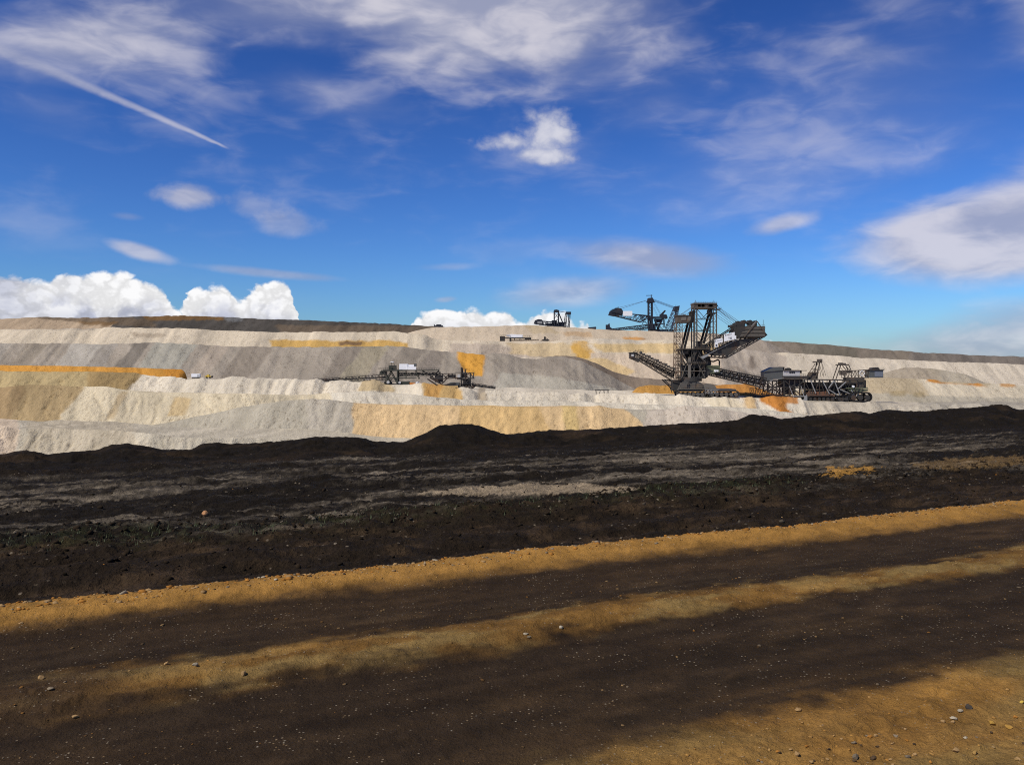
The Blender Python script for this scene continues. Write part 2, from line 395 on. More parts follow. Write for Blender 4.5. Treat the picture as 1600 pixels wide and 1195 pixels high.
def terrace(name, label, crest, D, drop, zones, base, seed, ang=34, rows=56, bench=90, bench_drop=1.6, heap=(0.8, 14.0), rill=(0.7, 5.0, 0.0), bulge=(0.8, 30.0),
            lean=0.0, streak=(0.12, 9.0), bench_rows=8, dwob=8.0, mat=None, smooth_px=3, xlim=None, warp=5.0, tail=None, gully=(0.5, 9.0), heap_from=None):
    u = UC if xlim is None else UC[(UC >= xlim[0]) & (UC <= xlim[1])]
    a = (u - 800) / F
    y = soften(prof(crest, u), smooth_px)
    Dc = D + dwob * fbm(u * D / 9.0e4, 0 * u + seed, 2, seed)
    X0 = a * Dc
    zc = EYE - (y - HY) / F * Dc
    hp = heap[0] * (np.abs(fbm(X0 / heap[1] + 0.8 * vn(X0 / heap[1] / 3.1, 0 * u, seed + 9), 0 * u + 3.3, 2, seed + 5)) * (1.5 + 0.9 * vn(X0 / heap[1] / 4.0, 0 * u + 1.7, seed + 10)) - 0.45) + heap[0] * 0.35 * fbm(X0 / heap[1] * 4, 0 * u, 3, seed + 8)
    if heap_from: hp = hp * lerp(0.2, 1.0, ss(u, heap_from, heap_from + 60))
    zt = zc + hp
    t = np.linspace(0, 1, rows)[:, None]              # 0 at crest, 1 at foot
    run = drop / math.tan(R(ang))
    # slope rows from foot to crest
    tt = t[::-1]
    prof_t = tt ** 1.12
    Y = Dc[None] - run * tt
    Z = zt[None] - drop * prof_t
    X = a[None] * Dc[None] + 0 * tt
    # relief
    env = np.clip(tt * 6, 0, 1) 
    dn = tt * drop
    sx = X0[None] + lean * dn
    wob = 2.2 * fbm(sx / 14, dn / 10, 2, seed + 20)
    rl = 0.42 * rill[0] * (np.abs(fbm((sx + wob) / rill[1], dn / (rill[1] * 5) + rill[2], 3, seed + 1)) - 0.4)
    bl = bulge[0] * fbm(sx / bulge[1], dn / (bulge[1] * 0.9), 3, seed + 2)
    fn = 0.34 * fbm(sx / 1.6, dn / 2.2, 4, seed + 3, 0.6)
    gr_ = 0.42 * fbm(sx / 3.4, dn / 3.8, 4, seed + 4, 0.68)
    gl = -gully[0] * np.exp(-np.abs(fbm((sx + 1.6 * wob) / gully[1], dn / (gully[1] * 2.6), 4, seed + 6, 0.55)) / 0.07) * np.clip(tt * 5, 0, 1)
    cone = np.maximum(hp, -0.3 * heap[0])[None] * 0.8 * np.clip(1.15 - tt * 1.1, 0, 1) * np.clip(tt * 8, 0, 1)
    dd = (rl + bl) * env + fn * (0.4 + 0.6 * env) + cone + gr_ * env + gl
    Y = Y - dd * 0.75; Z = Z + dd * 0.55
    Vs = np.stack([X * (Y / Dc[None]) if False else X, Y, Z], -1)
    # bench behind the crest
    zb = soften(zc, 41) - bench_drop
    br = np.linspace(0, 1, bench_rows + 1)[1:, None] ** 1.5
    Yb = Dc[None] + 1.5 + br * bench
    Xb = a[None] * Yb
    Zb = lerp(zt[None], zb[None], ss(br * bench, 0, 9.0)) + 0.4 * fbm(Xb / 12, Yb / 12, 3, seed + 7)
    if tail:                                    # run on towards the horizon
        Yt = np.array(tail[0])[:, None] + 0 * u[None]; Xt = a[None] * Yt; Zt = Zb[-1:] + np.array(tail[1])[:, None]
        Yb = np.vstack([Yb, Yt]); Xb = np.vstack([Xb, Xt]); Zb = np.vstack([Zb, Zt])
    Vb = np.stack([Xb, Yb, Zb], -1)
    V = np.concatenate([Vs, Vb], 0)
    # colours of the soils
    PX = 800 + V[..., 0] / V[..., 1] * F; PY = HY - (V[..., 2] - EYE) / V[..., 1] * F
    nr = V.shape[0]
    dnf = np.vstack([dn + 0 * X0[None], np.zeros((nr - rows, len(u)))])
    XX = V[..., 0]
    wx = PX + warp * fbm(XX / 9, dnf / 9, 3, seed + 11); wy = PY + warp * 0.35 * fbm(XX / 7, dnf / 7, 3, seed + 12)
    colr = np.zeros(V.shape) + np.array(base)
    ed = 0.7 + 0.6 * vn(XX / 3, dnf / 2, seed + 16)
    for z in zones:
        poly, c = z[0], np.array(z[1])
        mk = sum(inpoly(wx + ox * 0.5 * warp * ed, wy + oy * warp * 0.3 * ed, poly).astype(float) for ox, oy in ((-1, -.4), (1, .5), (-.3, 1), (.4, -1), (0, 0))) / 5.0
        colr = lerp(colr, c, mk[..., None] * (z[2] if len(z) > 2 else 1.0))
    st = fbm((XX + lean * dnf * 1.15) / streak[1], dnf / (streak[1] * 7), 4, seed + 13)
    st2 = fbm(XX / 40, dnf / 30, 3, seed + 14)
    st3 = fbm((XX + lean * dnf) / (streak[1] * .3), dnf / (streak[1] * 1.6), 3, seed + 15, 0.65)
    f = np.clip(1 + streak[0] * (st * 1.5 + st3 * 0.8) + 0.06 * st2, 0.4, 1.6)
    colr = colr * f[..., None]
    o = grid_mesh(name, V, colr, mat or M_TERR)
    tag(o, label, kind='structure')
    return o

CREAM = C(216, 203, 183); PINK = C(204, 192, 180); WHITE_S = C(226, 218, 203); YEL = C(225, 194, 150); OCH = C(186, 156, 108)
GRAY = C(165, 156, 147); DGRAY = C(134, 125, 116); ORANGE = C(214, 156, 76); RUST = C(190, 120, 52); BROWN = C(150, 120, 84); DARK = C(84, 78, 72); LGRAY = C(182, 175, 166)

BIG = -900
# bottom slope, left half
terrace('foot_terrain', 'streaked pale sand slope at the foot of the terraces, just behind the dark berm',
        [(-400, 668), (0, 664), (28, 671), (78, 669), (187, 672), (281, 683), (500, 686), (600, 700), (2000, 740)], 300, 20,
        [([(-400, 600), (20, 600), (30, 672), (18, 720), (-400, 720)], C(222, 202, 180)),
         ([(60, 600), (180, 600), (230, 720), (30, 720)], C(198, 186, 166))],
        C(206, 196, 178), 31, ang=40, bench=70, rill=(0.9, 2.6, 0.0), lean=-0.35, streak=(0.15, 3.0), heap=(0.3, 9), gully=(0.9, 7.0))
# lower slope with the yellow sand
terrace('lower_terrain', 'grey and yellow sand slope with a straight crest, low in the pit',
        [(-400, 690), (150, 684), (200, 673), (256, 662), (312, 650), (375, 637), (437, 628), (490, 622), (535, 627), (560, 632), (704, 634), (828, 637), (938, 634), (966, 640), (990, 643),
         (1037, 641), (1070, 634), (1152, 644), (1229, 653), (1300, 665), (2000, 690)], 390, 24,
        [([(546, 560), (552, 632), (548, 760), (1010, 760), (1008, 664), (962, 634), (950, 560)], YEL),
         ([(715, 560), (722, 760), (900, 760), (840, 634), (830, 560)], C(214, 180, 126), 0.8),
         ([(860, 560), (900, 760), (925, 760), (880, 560)], C(208, 182, 122), 0.7),
         ([(1008, 560), (1008, 800), (1500, 800), (1500, 560)], C(202, 190, 177)),
         ([(470, 560), (500, 800), (552, 800), (550, 560)], C(196, 187, 173))],
        C(186, 178, 163), 41, ang=38, bench=60, rill=(0.9, 3.4, 0.0), lean=0.15, streak=(0.11, 4.0), heap=(0.35, 16))
terrace('middle_terrain', 'brown and cream sand slope between two narrow benches',
        [(-400, 606), (0, 605), (47, 601), (106, 604), (137, 604), (165, 603), (194, 608), (219, 612), (312, 614), (406, 615), (469, 618), (520, 613), (580, 611), (640, 616), (700, 622),
         (760, 626), (860, 626), (960, 630), (1000, 633), (1100, 635), (1200, 640), (1300, 655), (2000, 690)], 445, 26,
        [([(-400, 560), (140, 560), (132, 606), (95, 650), (60, 800), (-400, 800)], C(182, 159, 122)),
         ([(-400, 560), (46, 590), (36, 620), (10, 665), (-400, 700)], C(168, 144, 110)),
         ([(270, 620), (300, 622), (290, 650), (262, 650)], C(206, 178, 130), 0.7),
         ([(192, 610), (205, 612), (180, 655), (168, 655)], C(186, 164, 130), 0.7),
         ([(520, 560), (520, 800), (1400, 800), (1400, 560)], C(214, 205, 190))],
        C(220, 206, 180), 51, ang=38, bench=45, rill=(1.2, 5.0, 0.0), lean=-0.5, streak=(0.13, 5.0), heap=(0.4, 20), gully=(1.3, 11.0))
terrace('heaped_terrain', 'row of pale tipped sand heaps along the bench edge below the machines',
        [(-400, 580), (0, 580), (150, 581), (215, 583), (235, 587), (283, 588), (296, 593), (302, 594), (335, 593), (360, 590), (400, 592), (450, 593), (484, 595), (519, 597), (553, 601), (581, 597), (611, 601), (642, 601),
         (663, 598), (697, 603), (725, 606), (744, 612), (750, 618), (756, 610), (794, 608), (828, 611), (862, 611), (897, 615), (924, 616), (959, 616), (980, 617), (1005, 613), (1037, 616),
         (1056, 619), (1100, 620), (1152, 621), (1180, 620), (1235, 624), (1257, 626), (1317, 630), (1356, 628), (1400, 633), (1450, 634), (1490, 631), (1600, 634), (2000, 645)], 500, 24,
        [([(-400, 500), (160, 570), (150, 640), (-400, 640)], C(188, 168, 128)),
         ([(136, 560), (224, 570), (222, 588), (200, 612), (132, 616)], C(168, 144, 104)),
         ([(640, 500), (704, 570), (730, 640), (672, 640), (655, 602)], C(206, 172, 118)),
         ([(655, 560), (690, 590), (688, 622), (664, 622)], C(208, 158, 92), 0.8),
         ([(744, 560), (756, 560), (762, 640), (750, 640)], C(150, 132, 108), 0.6),
         ([(566, 560), (600, 560), (616, 612), (560, 612)], C(190, 164, 116), 0.7),
         ([(1178, 500), (1222, 500), (1230, 640), (1258, 660), (1236, 662), (1212, 640), (1186, 626)], C(194, 130, 66)),
         ([(1150, 600), (1166, 600), (1198, 660), (1178, 660)], C(208, 172, 118), 0.8),
         ([(1195, 500), (1250, 500), (1246, 630), (1205, 632)], C(194, 130, 66), 0.9),
         ([(1322, 500), (1356, 500), (1350, 634), (1326, 634)], C(206, 142, 80), 0.8),
         ([(1100, 622), (1150, 622), (1190, 665), (1130, 665)], C(228, 214, 188), 0.8),
         ([(1258, 500), (1258, 700), (2000, 700), (2000, 500)], C(200, 190, 175)),
         ([(1440, 600), (2000, 600), (2000, 800), (1400, 800)], C(172, 165, 154), 0.8)],
        C(224, 213, 196), 61, ang=36, bench=150, rill=(1.0, 6.0, 0.0), lean=-0.25, streak=(0.09, 6.0), heap=(1.4, 12), bulge=(0.8, 13), bench_drop=1.9, heap_from=205)
# small orange layers on the machine bench
terrace('orange_terrain', 'narrow strip of bright orange sand along the bench on the left',
        [(-400, 571), (8, 571), (40, 571), (150, 573), (286, 577), (293, 588), (296, 612), (400, 640), (2000, 680)], 585, 8,
        [([(262, 500), (330, 500), (330, 640), (255, 640)], C(204, 140, 60), 0.7)],
        ORANGE, 71, ang=36, rows=18, bench=30, rill=(0.3, 4, 0), streak=(0.10, 3.0), heap=(0.2, 12), bulge=(0.4, 12), lean=-0.8, xlim=(-400, 420), dwob=3)
terrace('rusty_terrain', 'low mound of rust orange sand beside the crawlers of the big excavator',
        [(900, 640), (985, 616), (996, 605), (1012, 602), (1050, 603), (1090, 606), (1135, 601), (1165, 600), (1185, 606), (1215, 618), (1260, 640)], 590, 9,
        [([(1120, 500), (1300, 500), (1300, 700), (1120, 700)], C(196, 140, 78))],
        C(188, 142, 78), 72, ang=34, rows=18, bench=26, rill=(0.3, 5, 0), streak=(0.12, 4.0), heap=(0.3, 12), bulge=(0.5, 12), xlim=(890, 1270), dwob=3)
terrace('beige_terrain', 'beige sand slope with a strip of rust orange soil along its crest',
        [(1100, 640), (1200, 622), (1300, 600), (1340, 593), (1360, 591), (1420, 592), (1447, 593), (1500, 597), (1543, 601), (1575, 600), (1620, 606), (2000, 616)], 625, 22,
        [([(1446, 570), (1470, 596), (1500, 600), (1530, 597), (1545, 607), (1520, 606), (1447, 598), (1440, 580)], C(198, 140, 76)),
         ([(1425, 570), (1470, 640), (2000, 640), (2000, 570), (1560, 570), (1546, 604), (1448, 596)], C(212, 200, 180)),
         ([(1566, 596), (1584, 596), (1584, 604), (1566, 604)], C(200, 148, 88), 0.8),
         ([(1350, 613), (1500, 620), (2000, 628), (2000, 700), (1300, 700)], C(180, 172, 158), 0.9),
         ([(1390, 611), (1412, 611), (1412, 619), (1390, 619)], C(160, 142, 108), 0.6),
         ([(1424, 612), (1446, 613), (1446, 620), (1424, 620)], C(160, 142, 108), 0.6)],
        C(190, 174, 148), 73, ang=30, rows=40, bench=70, rill=(0.5, 6, 0), streak=(0.07, 6.0), heap=(0.5, 18), xlim=(1090, 2000), dwob=5)
terrace('grey_hill', 'grey sand mound in front of the pale right hand slope',
        [(1300, 640), (1345, 600), (1360, 592), (1378, 584), (1396, 578), (1412, 574), (1447, 575), (1474, 578), (1506, 584), (1531, 594), (1550, 603), (1600, 620), (1700, 650)], 700, 30,
        [([(1455, 560), (1475, 600), (1560, 640), (1560, 560)], C(184, 174, 158)), ([(1400, 560), (1447, 570), (1462, 592), (1440, 600), (1380, 600)], C(166, 154, 140), 0.7)],
        C(182, 170, 152), 74, ang=33, rows=36, bench=50, rill=(0.6, 7, 0), streak=(0.08, 8.0), heap=(0.4, 14), xlim=(1290, 1720), dwob=4, lean=0.3)
# grey overburden
gray_zones = []
for (x0, x1, c, k) in [(-60, 8, C(186, 178, 168), .7), (30, 62, C(150, 140, 128), .8), (100, 150, C(188, 182, 174), .8), (150, 176, C(158, 152, 146), .7), (196, 222, C(128, 121, 114), .9),
                       (232, 300, C(178, 176, 166), .7), (318, 350, C(186, 172, 158), .7), (372, 420, C(142, 132, 122), .8), (450, 480, C(170, 160, 148), .6), (530, 560, C(146, 136, 126), .8),
                       (560, 600, C(170, 160, 138), .7), (622, 660, C(142, 133, 124), .8), (668, 700, C(146, 136, 128), .7)]:
    gray_zones.append(([(x0 + 25, 520), (x1 + 25, 520), (x1 - 45, 610), (x0 - 45, 610)], c, k))
terrace('overburden_terrain', 'long grey overburden slope with slanting stripes behind the belt wagon',
        [(-400, 536), (0, 536), (62, 537), (125, 537), (156, 538), (219, 536), (250, 536), (312, 538), (375, 542), (437, 542), (519, 542), (563, 541), (629, 541), (663, 546), (697, 549), (759, 555),
         (766, 552), (794, 554), (821, 562), (845, 560), (862, 557), (883, 557), (914, 566), (948, 583), (972, 597), (1000, 611), (1030, 625), (1200, 660), (2000, 720)], 745, 46,
        gray_zones + [([(703, 520), (762, 520), (755, 588), (742, 588), (724, 580)], C(220, 163, 76)),
                      ([(780, 582), (860, 588), (960, 606), (1000, 640), (760, 640)], C(190, 184, 172), 0.8),
                      ([(830, 540), (900, 540), (880, 580), (820, 575)], C(152, 142, 133), 0.6)],
        C(168, 158, 147), 81, ang=35, rows=60, bench=60, rill=(1.1, 11, 0), lean=-1.1, streak=(0.10, 12.0), heap=(0.7, 12), bulge=(1.0, 24), warp=3.0)
terrace('shoulder_terrain', 'shade darkened brown grey shoulder of spoil behind the overburden slope',
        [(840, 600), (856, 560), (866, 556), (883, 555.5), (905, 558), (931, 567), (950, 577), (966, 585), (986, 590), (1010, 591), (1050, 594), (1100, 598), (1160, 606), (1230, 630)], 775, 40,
        [], C(138, 124, 112), 82, ang=36, rows=40, bench=40, rill=(0.8, 8, 0), streak=(0.10, 10.0), heap=(0.5, 14), xlim=(836, 1240), dwob=4)  # shade of the mound's right face is put into this darker soil colour
terrace('cream_terrain', 'long cream sand terrace with ochre strips below the skyline',
        [(-400, 512), (0, 514), (144, 514), (175, 511.5), (281, 513), (344, 516), (437, 519), (553, 518.5), (615, 518), (656, 522), (690, 532), (780, 533), (862, 533.5), (897, 530), (950, 529), (1000, 531),
         (1050, 531), (1100, 533), (1150, 544), (1200, 551), (1269, 553), (1344, 559), (1412, 562), (1506, 566), (1600, 570), (2000, 580)], 870, 58,
        [([(419, 531), (500, 532), (601, 532), (640, 536), (640, 548), (520, 548), (430, 548)], C(206, 168, 102)),
         ([(530, 533), (565, 534), (562, 540), (528, 539)], C(134, 108, 82)),
         ([(-400, 500), (146, 500), (146, 515), (-400, 515)], C(186, 174, 160)),
         ([(200, 520), (256, 521), (252, 527), (204, 526)], C(158, 142, 124), 0.6),
         ([(700, 537), (770, 537), (870, 560), (700, 560)], C(180, 166, 154), 0.8),
         ([(790, 536), (890, 536), (900, 565), (800, 552)], C(206, 184, 148), 0.9),
         ([(888, 540), (900, 536), (934, 560), (900, 562)], C(218, 174, 96)),
         ([(892, 536), (905, 532), (918, 534), (930, 556), (912, 558)], C(212, 170, 98), 0.8),
         ([(925, 538), (1060, 536), (1064, 552), (940, 550)], C(214, 184, 128), 0.75),
         ([(925, 529), (990, 525), (1005, 530), (1003, 536), (940, 534)], C(206, 196, 182), 0.8),
         ([(1090, 540), (1130, 530), (1140, 548), (1095, 556)], C(200, 166, 106), 0.7),
         ([(920, 552), (1220, 556), (1220, 640), (960, 640)], C(212, 194, 174)),
         ([(905, 560), (945, 560), (990, 580), (960, 600)], C(216, 186, 130), 0.7),
         ([(1130, 520), (1190, 540), (1260, 570), (1240, 640), (1130, 640)], C(184, 172, 160)),
         ([(1172, 556), (1180, 556), (1178, 580), (1170, 572)], C(132, 120, 110), 0.9),
         ([(1150, 572), (1172, 582), (1170, 588), (1140, 574)], C(150, 138, 126), 0.8),
         ([(1228, 552), (2000, 555), (2000, 640), (1230, 640)], C(212, 200, 184))],
        C(216, 202, 182), 91, ang=36, rows=64, bench=60, rill=(1.2, 8, 0), streak=(0.10, 9.0), heap=(0.7, 18), bulge=(1.3, 30), mat=M_TERR, bench_drop=1.5)
terrace('sand_hill', 'rounded pinkish sand hill on the skyline below the far excavators',
        [(560, 545), (620, 526), (648, 517), (677, 511), (700, 511), (760, 510), (830, 508), (870, 510), (910, 513), (960, 516), (1000, 517), (1050, 518.5), (1100, 519), (1150, 525), (1190, 531),
         (1212, 540), (1240, 552), (1300, 570), (1340, 590)], 970, 30,
        [([(880, 518), (925, 520), (930, 527), (890, 526)], C(190, 150, 100), 0.5),
         ([(972, 527), (1002, 526), (1010, 534), (980, 534)], C(206, 152, 88), 0.9),
         ([(1000, 526), (1014, 535), (1002, 534)], C(140, 110, 88), 0.8),
         ([(815, 506), (850, 506), (880, 520), (830, 522)], C(196, 176, 142), 0.6),
         ([(1110, 500), (1300, 500), (1300, 600), (1130, 600)], C(168, 156, 144))],
        C(206, 190, 170), 92, ang=24, rows=40, bench=120, rill=(0.7, 10, 0), streak=(0.07, 14.0), heap=(0.5, 22), xlim=(555, 1345), bench_drop=0.5, dwob=5)
terrace('skyline_terrain', 'far dark ridge of overburden along the skyline',
        [(-400, 499), (0, 498.5), (60, 495.5), (130, 497), (190, 495.5), (230, 494.5), (280, 493), (340, 494.5), (400, 498), (470, 500), (560, 504), (640, 508), (700, 511.5), (760, 516), (900, 524),
         (1100, 530), (1184, 531.5), (1250, 536), (1300, 539), (1369, 546), (1412, 549), (1475, 553), (1600, 557.5), (2000, 566)], 1350, 46,
        [([(-400, 400), (120, 400), (170, 503), (190, 540), (-400, 540)], C(178, 158, 136)),
         ([(60, 490), (150, 490), (240, 500), (240, 512), (150, 505), (60, 498)], C(104, 90, 76), 0.8),
         ([(225, 480), (345, 480), (347, 500), (300, 500), (228, 500)], C(118, 92, 62)),
         ([(345, 480), (384, 480), (380, 503), (350, 502)], C(112, 112, 114)),
         ([(120, 502), (180, 503), (176, 509), (130, 508)], C(118, 92, 62), 0.8),
         ([(430, 508), (700, 509), (700, 525), (440, 525)], C(112, 98, 84), 0.8),
         ([(1000, 400), (2000, 400), (2000, 700), (1000, 700)], C(128, 118, 108)),
         ([(1240, 530), (1330, 535), (1345, 565), (1262, 556)], C(112, 106, 96), 0.8),
         ([(1400, 400), (2000, 400), (2000, 700), (1440, 700)], C(122, 114, 108))],
        C(82, 78, 75), 93, ang=32, rows=44, bench=500, rill=(1.2, 12, 0), streak=(0.12, 16.0), heap=(0.9, 20), bulge=(1.6, 40), mat=M_FAR, lean=0.8, bench_rows=5,
        tail=([3000, 9000, 30000], [-6, -25, -160]))

# the pit floor and the land beneath everything, out to the horizon
xs = np.array([-30000, -6000, -2000, -800, -300, 0, 300, 800, 2000, 6000, 30000], float)
ys = np.array([-30000, -5000, -600, -60, 40, 120, 250, 600, 1500, 4000, 30000], float)
Vp = np.zeros((len(ys), len(xs), 3)); Vp[..., 0] = xs[None]; Vp[..., 1] = ys[:, None]; Vp[..., 2] = -62
tag(grid_mesh('pit_terrain', Vp, np.zeros(Vp.shape) + C(180, 165, 145), M_FAR), 'sandy floor of the open pit far below the road', kind='structure')

# ------------------------------------------------------------------ haul road and the dark ground in front of the pit
TX, TY = 0.900, 0.436           # along the road; across it is (-TY, TX)
def tq_of(X, Y): return X * TX + Y * TY, -X * TY + Y * TX
def road_q(t, q):
    return q + 0.10 * vn(t * 0.28, 0 * t + 1.5, 301) + 0.05 * vn(t * 0.9, 0 * t, 302)
def band(q, a, b, s0, s1): return ss(q, a - s0, a + s0) * (1 - ss(q, b - s1, b + s1))
def clod_amp(t): return 0.55 + 0.45 * vn(t * 0.16, 0 * t + 4.0, 311)
def ground_h(t, q, fine=True):
    qq = road_q(t, q)
    w = 0.07 * fbm(t * 0.8, q * 1.6, 3, 303)
    h = -0.040 * np.maximum(q - 9.0, 0)
    h = h + 0.035 * np.exp(-((qq - 6.95) / 0.22) ** 2) * (1 + 0.6 * fbm(t * 1.3, q * 2, 3, 313)) - 0.09 * ss(qq, 7.12, 7.6)
    h = h - 0.016 * band(qq + w, 3.25, 4.80, .25, .2) - 0.016 * band(qq + w, 5.40, 6.5, .2, .25)
    h = h + (0.010 + 0.03 * ss(fbm(t * 0.3, 0 * t, 2, 314), 0.0, 0.7)) * np.exp(-((qq - 5.1) / 0.2) ** 2)
    off = ss(q, 7.3, 7.9)
    h = h + off * (1 - ss(q, 8.8, 9.6)) * 0.05 * vn(q * 4.0, t * 0.12, 305)
    ridge = np.exp(-((q - 10.1 - 0.4 * vn(t * 0.2, 0 * t, 306)) / 0.62) ** 2)
    cl = fbm(t * 2.6, q * 2.6, 4, 307, 0.6)
    h = h + ridge * (0.15 * clod_amp(t) + 0.07 * np.abs(cl))
    mid = ss(q, 9.2, 10.5)
    h = h + mid * (0.10 * fbm(t * 0.22, q * 0.75, 3, 308) + 0.06 * np.abs(fbm(t * 1.1, q * 1.8, 4, 309)))
    h = h + off * (0.050 * fbm(t * 2.2, q * 3.0, 5, 310, 0.62) + 0.02 * np.maximum(fbm(t * 7, q * 9, 3, 312, 0.6), 0))
    if fine:
        rough = (1 + 0.15 * (1 - ss(qq, 3.0, 3.6))) * (0.35 + 0.65 * (1 - np.maximum(band(qq + w, 3.3, 4.8, .3, .15), band(qq + w, 5.4, 6.4, .15, .15))))
        h = h + 0.016 * rough * fbm(t * 5.5, q * 5.5, 5, 320, 0.66) + 0.014 * rough * np.maximum(fbm(t * 12, q * 12, 3, 321, 0.6), 0.15)
    return h

RO = 1.0
O_BR = C(192, 142, 70, K_FLAT); O_MID = C(160, 118, 60, K_FLAT); O_YEL = C(160, 130, 76, K_FLAT); TRACK = C(60, 47, 33, K_FLAT); TRACK2 = C(74, 57, 38, K_FLAT)
SOIL = C(50, 40, 28, K_FLAT); SOIL2 = C(72, 57, 40, K_FLAT); COAL = C(37, 31, 23, K_FLAT); PALE = C(150, 136, 114, K_FLAT); GREYG = C(116, 105, 88, K_FLAT); TAN = C(178, 158, 128, K_FLAT); GREEN = C(76, 84, 44, K_FLAT)
def ground_c(t, q, PX, PY):
    qq = road_q(t, q)
    w = 0.34 * fbm(t * 0.22, q * 4.5, 4, 330, 0.6) + 0.12 * fbm(t * 1.0, q * 9, 3, 331)
    wf = 0.20 * fbm(t * 6, q * 6, 3, 336)
    n = fbm(t * 0.6, q * 2.0, 4, 332); n2 = fbm(t * 3.0, q * 7.0, 4, 333)
    c = np.zeros(t.shape + (3,))
    near = lerp(O_MID, O_YEL, ss(n, -0.4, 0.5)[..., None])
    near = lerp(near, O_BR * 0.95, (ss(fbm(t * 0.9 + 7, q * 1.3, 3, 334), 0.1, 0.7) * 0.8)[..., None])
    lipc = lerp(O_BR, O_MID, ss(qq, 6.75, 6.35)[..., None] * 0.55)
    lipc = lerp(lipc, O_MID * 1.0, (ss(n2, 0.1, 0.9) * 0.4)[..., None])
    mc = lerp(O_MID * 0.72, O_YEL * 0.85, ss(n2, -0.3, 0.6)[..., None])
    mc = lerp(mc, O_BR, (ss(n, 0.1, 0.8) * 0.4)[..., None])
    c = near
    c = lerp(c, mc, ss(qq, 4.2, 4.6)[..., None]); c = lerp(c, lipc, ss(qq, 5.7, 6.1)[..., None])
    tr = lerp(TRACK, TRACK2, ss(n + 0.4 * n2, -0.1, 0.9)[..., None])
    tr = tr * np.clip(1 + 0.28 * fbm(t * 0.07, q * 8.0, 3, 337, 0.6), 0.6, 1.5)[..., None]
    b1 = band(qq + w * np.where(qq < 4, 0.16, 0.28) + wf * 0.45, 3.28, 4.86, 0.17, 0.13)
    rag = ss(fbm(t * 0.4, q * 4.0, 4, 335), 0.35, 0.8) * (1 - ss(qq, 3.4, 3.7)) * 0.15
    b1 = b1 * (1 - rag)
    b2 = band(qq + w * 0.30 + wf * 0.4, 5.36, 6.58, 0.10, 0.24)
    c = lerp(c, tr, np.maximum(b1 * 0.98, b2 * 0.96)[..., None])
    # left end: the middle strip thins out into the track
    fade = ss(PX, 60, 330)
    midf = band(qq, 4.75, 5.45, 0.15, 0.15) * (1 - fade)
    c = lerp(c, TRACK2 * 1.15, (midf * 0.9)[..., None])
    # beyond the lip
    far = ss(qq + 0.03 * n2, 7.16, 7.22)
    s = lerp(SOIL, SOIL2, ss(n2 + 0.5 * n, -0.2, 0.9)[..., None])
    gz = ss(q + 0.5 * n, 9.5, 10.0) * (1 - ss(q, 20.4, 22.4))
    stk = fbm(t * 0.16, q * 1.9, 4, 341); stk2 = fbm(t * 1.0, q * 5.0, 4, 342)
    spk = fbm(t * 8.0, q * 7.0, 4, 345, 0.75)
    g = lerp(COAL * 1.15, GREYG, (ss(1.0 * stk + 0.45 * stk2 + 0.5 * spk, -0.25, 0.85) * (0.9 - 0.40 * ss(q, 14, 21)))[..., None])
    g = lerp(g, PALE, (ss(0.8 * stk2 + 0.8 * stk + 0.5 * spk, 0.62, 1.1) * 0.9)[..., None])
    s = lerp(s, g, gz[..., None])
    s = lerp(s, COAL, ss(q + 0.9 * stk, 19.8, 22.0)[..., None])
    s = lerp(s, SOIL2, (ss(q, 20, 22) * ss(fbm(t * 0.5, q * 1.5, 4, 346), 0.1, 0.9) * 0.6)[..., None])
    # weeds beginning on the near edge of the clods
    gr = np.exp(-((q - 10.0) / 0.55) ** 2) * ss(fbm(t * 0.35, q * 0.8, 3, 343), 0.1, 0.6) * ss(spk, -0.2, 0.4)
    s = lerp(s, GREEN, (gr * 0.26)[..., None])
    wx = PX + 14 * n2; wy = PY + 3.0 * n2 + 2.5 * spk
    for poly, cc, k in [([(640, 772), (720, 762), (820, 755), (930, 757), (1010, 763), (930, 769), (800, 773)], TAN, 0.9),
                        ([(470, 803), (560, 798), (562, 802), (480, 807)], PALE, 0.7),
                        ([(560, 745), (760, 738), (760, 742), (560, 748)], PALE, 0.5), ([(0, 788), (180, 777), (180, 781), (0, 793)], PALE, 0.6),
                        ([(1284, 744), (1296, 731), (1372, 727), (1360, 735), (1330, 741)], C(196, 146, 70, K_FLAT), 0.9),
                        ([(1425, 722), (1500, 716), (1620, 712), (1620, 724), (1480, 734), (1430, 730)], C(150, 120, 76, K_FLAT), 0.55)]:
        s = lerp(s, cc, (inpoly(wx, wy, poly) * k)[..., None])
    c = lerp(c, s, far[..., None])
    # dark scuffs over the orange
    c = c * np.clip(1 + 0.22 * n2 + 0.12 * fbm(t * 9, q * 9, 2, 344), 0.5, 1.6)[..., None]
    return c

BERM = [(-400, 722), (-100, 714), (0, 710), (40, 703), (78, 710), (109, 705), (153, 703), (175, 694.5), (200, 692), (219, 696), (259, 703), (297, 702), (316, 693), (334, 691), (353, 693), (397, 692),
        (437, 689), (500, 682.5), (563, 683), (588, 690), (632, 690), (663, 677), (687, 665), (711, 662.5), (742, 663), (759, 669), (794, 679), (811, 677), (856, 672), (931, 670), (1000, 666),
        (1060, 662), (1100, 660), (1153, 656.5), (1169, 647.5), (1200, 649), (1219, 655), (1269, 649), (1319, 644), (1344, 642.5), (1359, 646), (1384, 640), (1428, 642.5), (1450, 642), (1487, 638),
        (1528, 636), (1556, 631.5), (1575, 633), (1587, 639), (1600, 640), (1660, 634), (1760, 636), (2000, 630)]
ug = np.concatenate([np.arange(-1530, -330, 12.0), np.arange(-330, 1930, 2.5), np.arange(1930, 2700, 12.0)])
ag = (ug - 800) / F
den = TX - TY * ag                         # q per metre of depth
QB = 22.0
